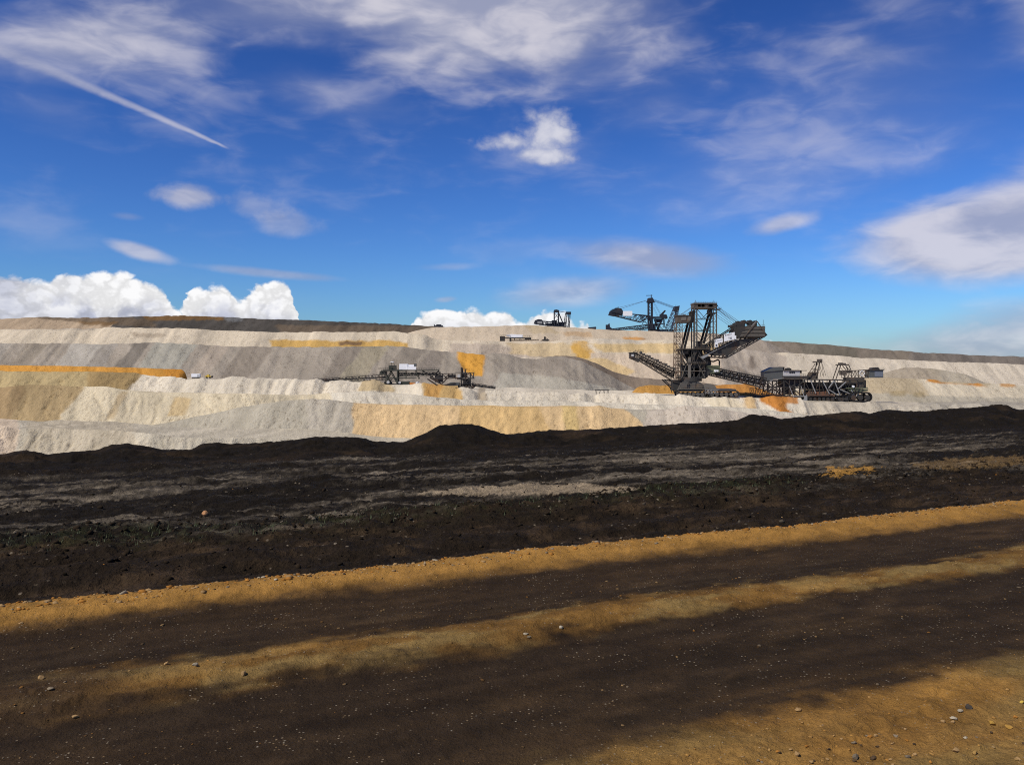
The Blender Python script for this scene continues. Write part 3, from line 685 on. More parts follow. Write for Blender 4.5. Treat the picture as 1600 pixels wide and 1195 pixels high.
iq = np.concatenate([np.linspace(1 / 1.9, 1 / 9.0, 420), np.linspace(1 / 9.0, 1 / QB, 190)[1:]])
q_rows = np.concatenate([[0.80, 0.95, 1.1, 1.25, 1.4, 1.55, 1.7, 1.8], 1 / iq])
Q = q_rows[:, None] + 0 * ag[None]
Yg = Q / den[None]; Xg = ag[None] * Yg
Tg, _ = tq_of(Xg, Yg)
Zg = ground_h(Tg, Q)
Zg[0] -= 0.09                              # the near edge dips under the shoulder
# berm rows
qc = 25.0
yc = soften(prof(BERM, ug), 3)
sb_ = np.linspace(0, 1, 34)[1:]
Qb = (QB + (qc - QB) * sb_)[:, None] + 0 * ag[None]
Yb = Qb / den[None]; Xb = ag[None] * Yb
Tb, _ = tq_of(Xb, Yb)
zc = EYE - (yc - HY) / F * (qc / den)
lump = fbm(Tb * 0.9, Qb * 1.3, 4, 351)
zs = soften(Zg[-1], 61)
Zb = lerp(zs[None], zc[None], (sb_ ** 1.15)[:, None]) + ((Zg[-1] - zs)[None] * ((1 - sb_) ** 8)[:, None]) + (0.15 * lump + 0.06 * fbm(Tb * 4, Qb * 4, 4, 352, 0.62)) * np.sin(np.pi * np.clip(sb_, 0, 1))[:, None] + 0.022 * fbm(Tb * 6, Qb * 6, 3, 353)
# the back of the berm and the drop into the pit
Qd = np.array([26.0, 27.2, 29.5, 35, 48, 82, 140, 240])[:, None] + 0 * ag[None]
Yd = Qd / den[None]; Xd = ag[None] * Yd
dz = np.array([-0.45, -0.9, -1.6, -4.5, -11, -26, -42, -58])[:, None]
Zd = np.maximum(zc[None] * np.clip(1 - (Qd - qc) / 8, 0, 1) + dz, -59)
V = np.concatenate([np.stack([Xg, Yg, Zg], -1), np.stack([Xb, Yb, Zb], -1), np.stack([Xd, Yd, Zd], -1)], 0)
TT, QQ = tq_of(V[..., 0], V[..., 1])
PXg = 800 + V[..., 0] / V[..., 1] * F; PYg = HY - (V[..., 2] - EYE) / V[..., 1] * F
cg = ground_c(TT, QQ, PXg, PYg)
k1 = int(np.argmin(np.abs(q_rows - 7.45))); k2 = len(q_rows)
tag(grid_mesh('road', V[:k1 + 1], cg[:k1 + 1], M_GROUND), 'earth haul road of orange gravel with two dark wheel tracks', kind='structure')
tag(grid_mesh('ground', V[k1:k2], cg[k1:k2], M_MID), 'dark cloddy ground with pale streaks between the road and the berm', kind='structure')
tag(grid_mesh('berm_terrain', V[k2 - 1:], cg[k2 - 1:], M_BERM), 'black earth berm with low humps along the edge of the pit', kind='structure')
# the shoulder behind and beside the camera, out of frame
tq = np.meshgrid(np.linspace(-70, 110, 361), np.linspace(-40, 18, 200))
X2 = tq[0] * TX - tq[1] * TY; Y2 = tq[0] * TY + tq[1] * TX
V2 = np.stack([X2, Y2, ground_h(tq[0], tq[1], False) - 0.05 - 0.25 * ss(tq[1], 6.0, 7.5)], -1)      # passes under the finer road and ground
tag(grid_mesh('shoulder_ground', V2, ground_c(tq[0], tq[1], X2 * 0 + 1500, X2 * 0 + 1300), M_GROUND), 'orange gravel shoulder of the haul road underfoot', kind='structure')

def ground_at(X, Y):
    t, q = tq_of(np.asarray(X, float), np.asarray(Y, float))
    return ground_h(t, q)

# ------------------------------------------------------------------ stones
ICO_V = None
def ico():
    p = (1 + 5 ** 0.5) / 2
    v = np.array([(-1, p, 0), (1, p, 0), (-1, -p, 0), (1, -p, 0), (0, -1, p), (0, 1, p), (0, -1, -p), (0, 1, -p), (p, 0, -1), (p, 0, 1), (-p, 0, -1), (-p, 0, 1)], float)
    v /= np.linalg.norm(v[0])
    f = [(0, 11, 5), (0, 5, 1), (0, 1, 7), (0, 7, 10), (0, 10, 11), (1, 5, 9), (5, 11, 4), (11, 10, 2), (10, 7, 6), (7, 1, 8), (3, 9, 4), (3, 4, 2), (3, 2, 6), (3, 6, 8), (3, 8, 9), (4, 9, 5),
         (2, 4, 11), (6, 2, 10), (8, 6, 7), (9, 8, 1)]
    return v, np.array(f)
IV, IF = ico()
def sub_ico():
    v = [tuple(x) for x in IV]; f = []; cache = {}
    def mid(a, b):
        k = (min(a, b), max(a, b))
        if k not in cache:
            m = np.array(v[a]) + np.array(v[b]); m /= np.linalg.norm(m); v.append(tuple(m)); cache[k] = len(v) - 1
        return cache[k]
    for a, b, c in IF:
        ab, bc, ca = mid(a, b), mid(b, c), mid(c, a)
        f += [(a, ab, ca), (b, bc, ab), (c, ca, bc), (ab, bc, ca)]
    return np.array(v), np.array(f)
SV, SF = sub_ico()
def scatter(name, pts, sizes, cols, mat, flat=(0.28, 0.62), base_v=IV, base_f=IF, jit=0.32, sink=0.42):
    n = len(pts); nv = len(base_v); nf = len(base_f)
    v = np.repeat(base_v[None], n, 0) * (1 + rng.uniform(-jit, jit, (n, nv, 1)))
    sc_ = np.stack([rng.uniform(.8, 1.35, n), rng.uniform(.7, 1.1, n), rng.uniform(flat[0], flat[1], n)], -1)
    v *= sc_[:, None, :] * sizes[:, None, None]
    an = rng.uniform(0, 6.28, n); ca, sa = np.cos(an)[:, None], np.sin(an)[:, None]
    x = v[..., 0] * ca - v[..., 1] * sa; y = v[..., 0] * sa + v[..., 1] * ca
    tl = rng.uniform(-.35, .35, n)[:, None]
    z = v[..., 2] + x * np.tan(tl) * 0.5
    w = np.stack([x, y, z], -1) + pts[:, None, :]
    w[..., 2] += (sizes * sc_[:, 2] * (1 - 2 * sink))[:, None]
    me = bpy.data.meshes.new(name)
    me.vertices.add(n * nv); me.vertices.foreach_set('co', w.reshape(-1).astype(np.float32))
    fi = (base_f[None] + (np.arange(n) * nv)[:, None, None]).reshape(-1)
    me.loops.add(len(fi)); me.loops.foreach_set('vertex_index', fi.astype(np.int32))
    me.polygons.add(n * nf); me.polygons.foreach_set('loop_start', (np.arange(n * nf) * 3).astype(np.int32))
    me.update(calc_edges=True)
    at = me.color_attributes.new('soil', 'FLOAT_COLOR', 'POINT')
    c = np.ones((n * nv, 4), np.float32); c[:, :3] = np.repeat(cols, nv, 0)
    at.data.foreach_set('color', c.reshape(-1))
    me.materials.append(mat)
    o = bpy.data.objects.new(name, me); COL.objects.link(o)
    return o
M_STONE = soil_mat('stone', (9.0, 60.0, 200.0), 0.4, 0.004, 0.22)
S_GREY = C(146, 130, 106, K_FLAT); S_TAN = C(186, 150, 100, K_FLAT); S_OR = C(186, 128, 58, K_FLAT); S_DK = C(92, 74, 54, K_FLAT); S_WH = C(192, 178, 150, K_FLAT)
def stone_cols(n, w):
    pal = np.stack([S_GREY, S_TAN, S_OR, S_DK, S_WH]); k = rng.choice(5, n, p=w)
    return pal[k] * rng.uniform(.7, 1.2, (n, 1))
def in_view(X, Y, Z, m=60):
    px = 800 + X / Y * F; py = HY - (Z - EYE) / Y * F
    return (px > -m) & (px < 1600 + m) & (py < 1195 + m) & (Y > 1)
def scatter_pts(n, q0, q1, keep):
    t = rng.uniform(-14, 26, n); q = rng.uniform(q0, q1, n)
    X = t * TX - q * TY; Y = t * TY + q * TX
    ok = (Y > 2) & (rng.random(n) < keep(t, q)); X, Y, t, q = X[ok], Y[ok], t[ok], q[ok]
    Z = ground_h(t, q); v = in_view(X, Y, Z)
    return np.stack([X, Y, Z], -1)[v], t[v], q[v]
def keep_gravel(t, q):
    tr = np.maximum(band(q, 3.4, 4.8, .1, .1), band(q, 5.45, 6.3, .1, .1))
    cl = ss(fbm(t * 0.5, q * 2.6, 4, 361, 0.6), 0.0, 0.7) + 0.6 * np.exp(-((q - 5.35) / .1) ** 2) + 0.6 * (1 - ss(q, 3.0, 3.5))
    return np.clip((1 - 0.35 * tr) * (0.10 + 1.0 * cl), 0, 1)
p, t_, q_ = scatter_pts(48000, 1.9, 7.25, keep_gravel)
sz = np.clip(np.exp(rng.normal(math.log(0.0048), 0.50, len(p))), 0.002, 0.014)
gc = ground_c(t_, q_, 800 + p[:, 0] / p[:, 1] * F, HY - (p[:, 2] - EYE) / p[:, 1] * F)
mixc = lerp(stone_cols(len(p), [.28, .32, .18, .16, .06]), gc * 1.35, rng.uniform(.35, .95, (len(p), 1)))
tag(scatter('gravel', p, sz, mixc, M_STONE), 'fine loose gravel scattered over the haul road', kind='stuff')
# crumbs along the crest of the orange lip
p, t_, q_ = scatter_pts(5200, 6.85, 7.25, lambda t, q: 0.8 + 0 * t)
sz = np.clip(np.exp(rng.normal(math.log(0.011), 0.45, len(p))), 0.004, 0.030)
tag(scatter('edge_gravel', p, sz, stone_cols(len(p), [.08, .36, .46, .05, .05]), M_STONE), 'orange gravel crumbs along the raised road edge', kind='stuff')
# clods of dark earth
def keep_clod(t, q): return np.clip(np.exp(-((q - 10.1) / 0.8) ** 2) * 1.2 + 0.12 * (q < 9.4) + 0.10, 0, 1)
p, t_, q_ = scatter_pts(30000, 7.3, 16.0, keep_clod)
sz = np.clip(np.exp(rng.normal(math.log(0.014), 0.5, len(p))), 0.006, 0.035)
cc = np.where((rng.random(len(p)) < 0.06)[:, None], GREYG[None] * 0.9, SOIL[None] * 1.15) * rng.uniform(.6, 1.3, (len(p), 1))
tag(scatter('clod_rubble', p, sz, cc, M_STONE, flat=(.5, .9), jit=.42, sink=.4), 'loose dark clods on the ground beyond the road', kind='stuff')
p, t_, q_ = scatter_pts(2200, 7.4, 17.0, lambda t, q: 0.16 + 0 * t)
sz = np.clip(np.exp(rng.normal(math.log(0.009), 0.45, len(p))), 0.004, 0.02)
tag(scatter('pebbles', p, sz, stone_cols(len(p), [.4, .25, .05, .1, .2]), M_STONE), 'pale pebbles strewn over the dark ground', kind='stuff')
# weeds: short blades along the clods
blv, blf = [], []
def keep_weed(t, q): return np.exp(-((q - 9.95) / 0.5) ** 2) * ss(fbm(t * 0.35, q * 0.8, 3, 343), 0.1, 0.6)
p, t_, q_ = scatter_pts(5000, 9.2, 11.5, keep_weed)
for P in p:
    for k in range(3):
        an = random.uniform(0, 6.28); h = random.uniform(.02, .06); w = .004
        dx, dy = math.cos(an), math.sin(an); ox, oy = random.uniform(-.03, .03), random.uniform(-.03, .03)
        b = len(blv)
        blv += [(P[0] + ox - dy * w, P[1] + oy + dx * w, P[2] - .005), (P[0] + ox + dy * w, P[1] + oy - dx * w, P[2] - .005), (P[0] + ox + dx * h * .6, P[1] + oy + dy * h * .6, P[2] + h)]
        blf.append((b, b + 1, b + 2))
me = bpy.data.meshes.new('grass'); me.from_pydata(blv, [], blf); me.update()
me.materials.append(paint('weed_green', (0.06, 0.072, 0.030), 0.8, scale=6))
o = bpy.data.objects.new('grass', me); COL.objects.link(o); tag(o, 'sparse short weeds along the edge of the clods', kind='stuff')

def px_ground(x, y):
    a = (x - 800) / F
    Y = EYE * F / (y - HY)
    for _ in range(12):
        z = float(ground_at(a * Y, Y)); Y = (EYE - z) * F / (y - HY)
    return a * Y, Y, float(ground_at(a * Y, Y))
def stone(x, y, wpx, label, col, hgt=0.6, group=None, rot=None, name='stone'):
    X, Y, Z = px_ground(x, y)
    r = wpx / F * Y / 2
    n = len(SV)
    v = SV * (1 + rng.uniform(-.12, .12, (n, 1)))
    ax = rng.normal(size=(9, 3)); ax /= np.linalg.norm(ax, axis=1)[:, None]
    for d in ax:                                   # chip a few flat facets
        k = v @ d; lim = rng.uniform(.50, .80)
        v = v - np.maximum(k - lim, 0)[:, None] * d[None]
    v = v * np.array([1.0, rng.uniform(.65, .95), hgt]) * r
    me = bpy.data.meshes.new(name)
    me.from_pydata([tuple(q) for q in v], [], [tuple(int(i) for i in f) for f in SF]); me.update()
    at = me.color_attributes.new('soil', 'FLOAT_COLOR', 'POINT')
    c = np.ones((n, 4), np.float32); c[:, :3] = np.array(col) * rng.uniform(.85, 1.1)
    at.data.foreach_set('color', c.reshape(-1)); me.materials.append(M_STONE)
    o = bpy.data.objects.new(name, me); COL.objects.link(o)
    o.location = (X, Y, Z + r * hgt * 0.55); o.rotation_euler = (random.uniform(-.15, .15), random.uniform(-.15, .15), random.uniform(-.5, .5) if rot is None else rot)
    return tag(o, label, 'stone', group)
stone(320, 808, 12, 'tan boulder standing alone on the dark clods at the left', C(190, 140, 96, K_FLAT), .95, name='boulder')
stone(64, 1061, 11, 'round tan stone on the dark track at the left edge', S_TAN, .75)
stone(78, 1076, 13, 'flat grey slab stone beside the round tan stone', S_GREY, .35)
stone(118, 1121, 12, 'pale stone alone in the near wheel track on the left', S_TAN * 1.1, .6)
stone(260, 1038, 9, 'round pale stone at the top of the short orange patch', S_TAN * 1.1, .8)
stone(305, 1040, 11, 'flat pale stone beside a round one on the orange patch', S_WH, .5)
stone(380, 1054, 10, 'upright pointed stone on the middle orange strip', S_TAN, 1.1)
stone(232, 922, 12, 'long flat pale stone on the raised orange road edge', S_TAN * 1.2, .4)
stone(33, 973, 10, 'tan stone on the bright orange strip at the left', S_TAN, .5)
stone(822, 991, 9, 'pale stone touching another at the lower edge of the middle strip', S_WH, .6)
stone(826, 996, 8, 'smaller grey stone just in front of a pale one below the middle strip', S_GREY, .6)
stone(877, 984, 9, 'single pale stone right of the pair below the middle strip', S_WH, .6)
stone(1247, 1110, 12, 'long pale stone by the edge of the near gravel', S_TAN, .55)
stone(1514, 1107, 14, 'dark blue grey stone in the bright near gravel', C(84, 77, 68, K_FLAT), .8)
stone(1501, 1112, 11, 'white stone touching the dark blue grey one', S_WH, .6)
stone(1490, 1123, 12, 'flat white stone below the dark blue grey one', S_WH, .45)
stone(1550, 1131, 13, 'round yellow stone in the orange gravel near the right edge', C(200, 156, 74, K_FLAT), .75)
stone(1576, 1137, 13, 'yellow stone right of the round yellow one', C(196, 150, 74, K_FLAT), .6)
stone(1597, 1098, 10, 'bright yellow stone at the right edge of the gravel', C(220, 186, 84, K_FLAT), .6)
stone(1337, 1184, 15, 'angular grey tan stone at the bottom edge of the picture', S_GREY * .9, .7)
stone(1364, 1184, 13, 'dark square stone right of the angular one at the bottom', S_DK, .75)
stone(1245, 1177, 10, 'upright pale stone among dark crumbs at the bottom', S_TAN, .9)
stone(1493, 1180, 12, 'round tan stone in a shallow dent of the gravel', S_TAN * .9, .7)
stone(1523, 1178, 12, 'yellowish stone right of the dent in the gravel', C(190, 150, 86, K_FLAT), .7)
stone(1508, 1153, 9, 'small white stone on the smooth orange patch', S_WH, .5)
stone(1418, 1182, 10, 'grey stone half sunk in the gravel at the bottom', S_GREY, .5)
GRP = 'loose stones on the near gravel'
for k in range(36):
    x = random.uniform(1130, 1600); y = random.uniform(1192 - (x - 1130) * 0.20, 1196)
    stone(x, y, random.uniform(5, 9), 'loose pebble lying in the bright gravel at the lower right', random.choice([S_TAN, S_OR, S_GREY, S_TAN, S_DK]), random.uniform(.45, .8), GRP, name='pebble')

# ------------------------------------------------------------------ machines: mesh helpers
class MB:
    def __init__(s): s.v = []; s.f = []
    def hexa(s, p):
        b = len(s.v); s.v += [tuple(q) for q in p]
        for f in ((0, 3, 2, 1), (4, 5, 6, 7), (0, 1, 5, 4), (1, 2, 6, 5), (2, 3, 7, 6), (3, 0, 4, 7)): s.f.append(tuple(b + i for i in f))
    def box(s, x0, x1, y0, y1, z0, z1):
        s.hexa([(x0, y0, z0), (x1, y0, z0), (x1, y1, z0), (x0, y1, z0), (x0, y0, z1), (x1, y0, z1), (x1, y1, z1), (x0, y1, z1)])
    def beam(s, p, q, w, h=None):
        p = Vector(p); q = Vector(q); h = w if h is None else h
        d = q - p
        if d.length < 1e-6: return
        d.normalize()
        up = Vector((0, 1, 0)) if abs(d.y) < 0.9 else Vector((0, 0, 1))
        a = d.cross(up).normalized() * (h / 2); b = d.cross(a).normalized() * (w / 2)
        s.hexa([p - a - b, p + a - b, p + a + b, p - a + b, q - a - b, q + a - b, q + a + b, q - a + b])
    def tube(s, p, q, r, n=10, r2=None):
        p = Vector(p); q = Vector(q); r2 = r if r2 is None else r2
        d = (q - p).normalized(); up = Vector((0, 0, 1)) if abs(d.z) < 0.9 else Vector((1, 0, 0))
        a = d.cross(up).normalized(); b = d.cross(a)
        o = len(s.v)
        for k in range(n):
            c, sn = math.cos(k / n * 6.28318), math.sin(k / n * 6.28318)
            s.v.append(tuple(p + (a * c + b * sn) * r)); s.v.append(tuple(q + (a * c + b * sn) * r2))
        for k in range(n):
            j = (k + 1) % n; s.f.append((o + 2 * k, o + 2 * j, o + 2 * j + 1, o + 2 * k + 1))
        s.f.append(tuple(o + 2 * k for k in range(n))); s.f.append(tuple(o + 2 * k + 1 for k in reversed(range(n))))
    def prism(s, poly, y0, y1):
        """poly in local (x, z), extruded in depth"""
        o = len(s.v); n = len(poly)
        s.v += [(x, y0, z) for x, z in poly] + [(x, y1, z) for x, z in poly]
        s.f.append(tuple(range(o, o + n))); s.f.append(tuple(range(o + 2 * n - 1, o + n - 1, -1)))
        for k in range(n):
            j = (k + 1) % n; s.f.append((o + k, o + n + k, o + n + j, o + j))
    def build(s, name, mat, parent=None, label=None):
        me = bpy.data.meshes.new(name); me.from_pydata(s.v, [], s.f); me.update()
        me.materials.append(mat)
        o = bpy.data.objects.new(name, me); COL.objects.link(o)
        if parent: o.parent = parent
        if label: o['label'] = label
        return o

class Machine:
    """a machine drawn at its own distance D; sc metres per photo pixel at that distance"""
    def __init__(s, name, D, bx, by, label, cat, group=None):
        s.D = D; s.k = D / F
        s.root = bpy.data.objects.new(name, None); COL.objects.link(s.root)
        s.root.empty_display_size = 2
        s.bx, s.by = bx, by
        s.root.location = ((bx - 800) * s.k, D, EYE - (by - HY) * s.k)
        tag(s.root, label, cat, group)
    def p(s, x, y, d=0.0): return ((x - s.bx) * s.k, d, (s.by - y) * s.k)
    def xz(s, x, y): return ((x - s.bx) * s.k, (s.by - y) * s.k)
    def beam(s, mb, a, b, w, d=0.0, d2=None, h=None):
        mb.beam(s.p(*a, d), s.p(*b, d if d2 is None else d2), w * s.k, None if h is None else h * s.k)
    def box(s, mb, x0, x1, y0, y1, d0, d1):
        a = s.xz(min(x0, x1), max(y0, y1)); b = s.xz(max(x0, x1), min(y0, y1)); mb.box(a[0], b[0], d0, d1, a[1], b[1])
    def poly(s, mb, pts, d0, d1): mb.prism([s.xz(*q) for q in pts], d0, d1)
    def truss(s, mb, A0, A1, B0, B1, n, half, w=0.9, wd=0.6, cross=True, zig=True, top_ties=True):
        """a box truss: top chord A0-A1, bottom chord B0-B1, planes at depth -half and +half"""
        def L(P, Q, t): return (P[0] + (Q[0] - P[0]) * t, P[1] + (Q[1] - P[1]) * t)
        for d in (-half, half):
            s.beam(mb, A0, A1, w, d); s.beam(mb, B0, B1, w, d)
            for i in range(n + 1):
                s.beam(mb, L(A0, A1, i / n), L(B0, B1, i / n), wd, d)
            for i in range(n):
                if zig and i % 2: s.beam(mb, L(A0, A1, (i + 1) / n), L(B0, B1, i / n), wd, d)
                else: s.beam(mb, L(A0, A1, i / n), L(B0, B1, (i + 1) / n), wd, d)
                if not zig: s.beam(mb, L(A0, A1, (i + 1) / n), L(B0, B1, i / n), wd, d)
        if cross:
            for i in range(n + 1):
                s.beam(mb, L(A0, A1, i / n), L(A0, A1, i / n), wd, -half, half); s.beam(mb, L(B0, B1, i / n), L(B0, B1, i / n), wd, -half, half)
                if i < n and top_ties:
                    s.beam(mb, L(B0, B1, i / n), L(B0, B1, (i + 1) / n), wd * .8, -half, half)
    def rail(s, mb, A, B, d, h=2.6, n=8, w=0.22):
        dx, dy = B[0] - A[0], B[1] - A[1]
        s.beam(mb, (A[0], A[1] - h), (B[0], B[1] - h), w, d); s.beam(mb, (A[0], A[1] - h * .5), (B[0], B[1] - h * .5), w * .8, d)
        for i in range(n + 1):
            x, y = A[0] + dx * i / n, A[1] + dy * i / n
            s.beam(mb, (x, y), (x, y - h), w, d)
    def part(s, name, mat, fn, parent=None, label=None):
        mb = MB(); fn(mb); return mb.build(name, mat, parent or s.root, label)
    def wheel(s, mb, x, y, r, d0, d1, n=14): mb.tube(s.p(x, y, d0), s.p(x, y, d1), r * s.k, n)
    def crawler(s, x0, x1, yt, yb, d, wid, mat, matw, name='crawler', shoes=10):
        h = (yb - yt) / 2; cy = (yt + yb) / 2
        def belt(mb):
            pts = []
            for k in range(9):
                a = math.pi / 2 + math.pi * k / 8; pts.append((x0 + h + h * math.cos(a), cy - h * math.sin(a)))
            for k in range(9):
                a = -math.pi / 2 + math.pi * k / 8; pts.append((x1 - h + h * math.cos(a), cy - h * math.sin(a)))
            inner = [(x0 + h + (q[0] - x0 - h) * .72 if q[0] < x0 + h else (x1 - h + (q[0] - x1 + h) * .72 if q[0] > x1 - h else q[0]), cy + (q[1] - cy) * .72) for q in pts]
            n = len(pts)
            for i in range(n):
                j = (i + 1) % n
                a, b, c, e = s.xz(*pts[i]), s.xz(*pts[j]), s.xz(*inner[j]), s.xz(*inner[i])
                mb.hexa([(e[0], d, e[1]), (c[0], d, c[1]), (b[0], d, b[1]), (a[0], d, a[1]), (e[0], d + wid, e[1]), (c[0], d + wid, c[1]), (b[0], d + wid, b[1]), (a[0], d + wid, a[1])])
        o = s.part(name, mat, belt)
        def rollers(mb):
            m = max(3, int((x1 - x0) / (h * 1.3)))
            for i in range(m):
                s.wheel(mb, x0 + h + (x1 - x0 - 2 * h) * i / (m - 1), cy + h * .1, h * .55, d - .1, d + wid + .1, 10)
        s.part('rollers', matw, rollers, o)['kind'] = 'stuff'
        return o

STEEL = paint('dark_steel', (0.040, 0.037, 0.032), 0.6, 0.0, 0.35, (0.075, 0.045, 0.028), 0.25)
STEEL2 = paint('grey_steel', (0.085, 0.078, 0.066), 0.6, 0.0, 0.25, (0.12, 0.075, 0.05), 0.25)
LIGHT = paint('light_steel', (0.26, 0.26, 0.25), 0.55, 0.0, 0.2, (0.2, 0.13, 0.09), 0.3)
RUSTY = paint('rusty_steel', (0.125, 0.072, 0.045), 0.8, 0.0, 0.4, (0.17, 0.07, 0.035), 0.3)
BROWNM = paint('brown_steel', (0.085, 0.070, 0.054), 0.75, 0.0, 0.3, (0.15, 0.10, 0.06), 0.3)
DUSTY = paint('dusty_steel', (0.155, 0.138, 0.112), 0.75, 0.0, 0.3, (0.10, 0.07, 0.045), 0.5)
MASTC = paint('rust_streaked_steel', (0.15, 0.112, 0.078), 0.75, 0.0, 0.5, (0.11, 0.055, 0.032), 0.4)
BLACK = paint('black_rubber', (0.012, 0.011, 0.011), 0.85)
WHITEP = paint('white_paint', (0.80, 0.80, 0.79), 0.5, 0.0, 0.02, (0.5, 0.45, 0.38), 0.3, 0.06)
CLAD = paint('grey_cladding', (0.092, 0.098, 0.092), 0.5, 0.0, 0.1, (0.09, 0.08, 0.07), 0.25)
CLADL = paint('pale_cladding', (0.46, 0.455, 0.43), 0.5, 0.0, 0.15, (0.25, 0.2, 0.16), 0.25)
HAZEST = paint('haze_tinted_steel', (0.020, 0.024, 0.034), 0.6, 0.0, 0.2, (0.045, 0.035, 0.03), 0.2)  # blue tint puts distance haze into the paint of the far machines
HAZEST2 = paint('haze_tinted_slate', (0.050, 0.062, 0.095), 0.6, 0.0, 0.15, (0.06, 0.05, 0.05), 0.2)
GREENST = paint('green_black_steel', (0.036, 0.040, 0.030), 0.65, 0.0, 0.3, (0.075, 0.06, 0.045), 0.3)
OLIVE = paint('olive_paint', (0.12, 0.13, 0.075), 0.6, 0.0, 0.2, (0.12, 0.10, 0.07), 0.3)
GLASS = paint('dark_window', (0.02, 0.024, 0.03), 0.15)
ORANGEP = paint('orange_paint', (0.55, 0.20, 0.035), 0.5)
YELLOWP = paint('yellow_paint', (0.62, 0.42, 0.06), 0.5)
INK = paint('sign_ink', (0.06, 0.06, 0.07), 0.6)

# ------------------------------------------------------------------ the big excavator
m = Machine('excavator', 548, 1090, 621, 'huge dark excavator with tall portal tower, white signs and slatted counterweight box', 'excavator')
r = m.root
for (x0, x1, d) in [(1054, 1098, -9), (1102, 1150, -9), (1058, 1100, 6), (1104, 1148, 6)]:
    m.crawler(x0, x1, 609.5, 620.5, d, 3.6, STEEL, STEEL2)
def f(mb):
    m.box(mb, 1056, 1098, 606.5, 609.5, -7, 8); m.box(mb, 1104, 1146, 607.5, 610, -7, 8)
    m.poly(mb, [(1058, 606.5), (1097, 606.5), (1094, 599), (1087, 595), (1070, 594), (1061, 598)], -6.5, 7)
    m.box(mb, 1063, 1072, 596, 606, -7.6, -6.5); m.box(mb, 1078, 1083, 597, 606, -7.4, -6.5)
m.part('undercarriage', STEEL2, f)
m.part('drive_box', STEEL2, lambda mb: m.box(mb, 1060, 1069, 598, 606, -8.6, -7.7))
m.part('drive_box', BROWNM, lambda mb: m.box(mb, 1084, 1093, 599.5, 606, -8.4, -7.5))
m.part('gangway', DUSTY, lambda mb: (m.box(mb, 1056, 1098, 606.6, 607.4, -8.9, -7.2), m.rail(mb, (1056, 606.6), (1098, 606.6), -8.8, 2.6, 14)))
def f(mb):
    pts = [(1096 + 20 * i / 10, 605 - 7.5 * math.sin(math.pi * (0.12 + 0.72 * i / 10)) + i * .35) for i in range(11)]
    m.poly(mb, pts + [(1115, 609.5), (1098, 608.5)], -6.2, -1.5)
m.part('curved_shell', DUSTY, f)
def f(mb):
    for i in range(9): m.beam(mb, (1097.5 + i * 2.2, 608), (1097.5 + i * 2.2, 614), .5, -9.4)
    m.beam(mb, (1096, 608), (1118, 608), .6, -9.4); m.beam(mb, (1096, 614), (1118, 614), .6, -9.4)
    for i in range(4): m.beam(mb, (1097.5 + i * 4.4, 614), (1102 + i * 4.4, 608), .5, -9.4)
m.part('walkway_fence', LIGHT, f)
def f(mb): m.wheel(mb, 1076, 592, 1, 0, .1); mb.v.clear(); mb.f.clear(); mb.tube(m.p(1078, 595.5, 0), m.p(1078, 590, 0), 7.4, 28)
m.part('turntable', STEEL, f)
# superstructure: a tangle of braces between turntable and boom pivot
def f(mb):
    for d in (-5.5, 5.5):
        for a, b, w in [((1062, 590), (1062, 546), 1.6), ((1097, 590), (1099, 548), 1.6), ((1060, 546), (1100, 546), 2.2), ((1061, 568), (1099, 568), 1.3), ((1060, 579), (1099, 580), 1.2),
                        ((1062, 548), (1074, 570), 2.2), ((1086, 548), (1075, 570), 2.2), ((1062, 568), (1074, 590), 1.3), ((1098, 568), (1086, 590), 1.3), ((1088, 548), (1098, 568), 1.4),
                        ((1080, 546), (1081, 590), 1.0), ((1090, 568), (1090, 590), 1.1), ((1064, 590), (1074, 579), .9), ((1068, 546), (1064, 566), .8), ((1092, 546), (1084, 568), .9),
                        ((1058, 590), (1100, 590), 2.6), ((1070, 580), (1062, 590), .8), ((1099, 580), (1092, 590), .9)]:
            m.beam(mb, a, b, w, d)
    for (x, y) in [(1062, 546), (1080, 546), (1099, 547), (1062, 568), (1080, 568), (1098, 568), (1061, 589), (1098, 589)]: m.beam(mb, (x, y), (x, y), 1.4, -5.5, 5.5)
m.part('superstructure', STEEL, f)
m.part('outer_brace', DUSTY, lambda mb: [m.beam(mb, a, b, .7, -6.3) for a, b in (((1062, 590), (1070, 568)), ((1086, 566), (1098, 590)), ((1066, 556), (1062, 547)), ((1088, 556), (1099, 566)), ((1060, 579), (1099, 579.5)))])['kind'] = 'stuff'
m.part('walkway', BROWNM, lambda mb: (m.box(mb, 1058, 1102, 567.4, 568.2, -7.0, -5.8), m.rail(mb, (1058, 567.4), (1102, 567.4), -7.0, 2.4, 14, .3), m.box(mb, 1058, 1104, 545, 545.8, -7.0, -5.8), m.rail(mb, (1058, 545), (1104, 545), -7.0, 2.4, 14, .3)))['kind'] = 'stuff'
m.part('machinery_house', STEEL, lambda mb: (m.box(mb, 1083, 1099, 556, 575, -3, 4), m.poly(mb, [(1094, 559), (1108, 557), (1110, 568), (1104, 590), (1090, 590)], -2.5, 3), m.wheel(mb, 1100, 582, 6.5, -4.6, 3.5, 18), m.box(mb, 1086, 1096, 549, 556, -2.9, 4)))
m.part('switch_box', STEEL, lambda mb: m.box(mb, 1064, 1071, 571, 579, -4.5, -1))
m.part('oil_tank', BROWNM, lambda mb: m.box(mb, 1065, 1073, 549, 553, -4.6, 2))
m.part('rear_wall', BLACK, lambda mb: m.box(mb, 1066, 1098, 570, 590, 2.5, 4))
m.part('cable_duct', BLACK, lambda mb: m.poly(mb, [(1064, 547), (1098, 547), (1094, 558), (1084, 566), (1070, 560)], 1.5, 3.2))
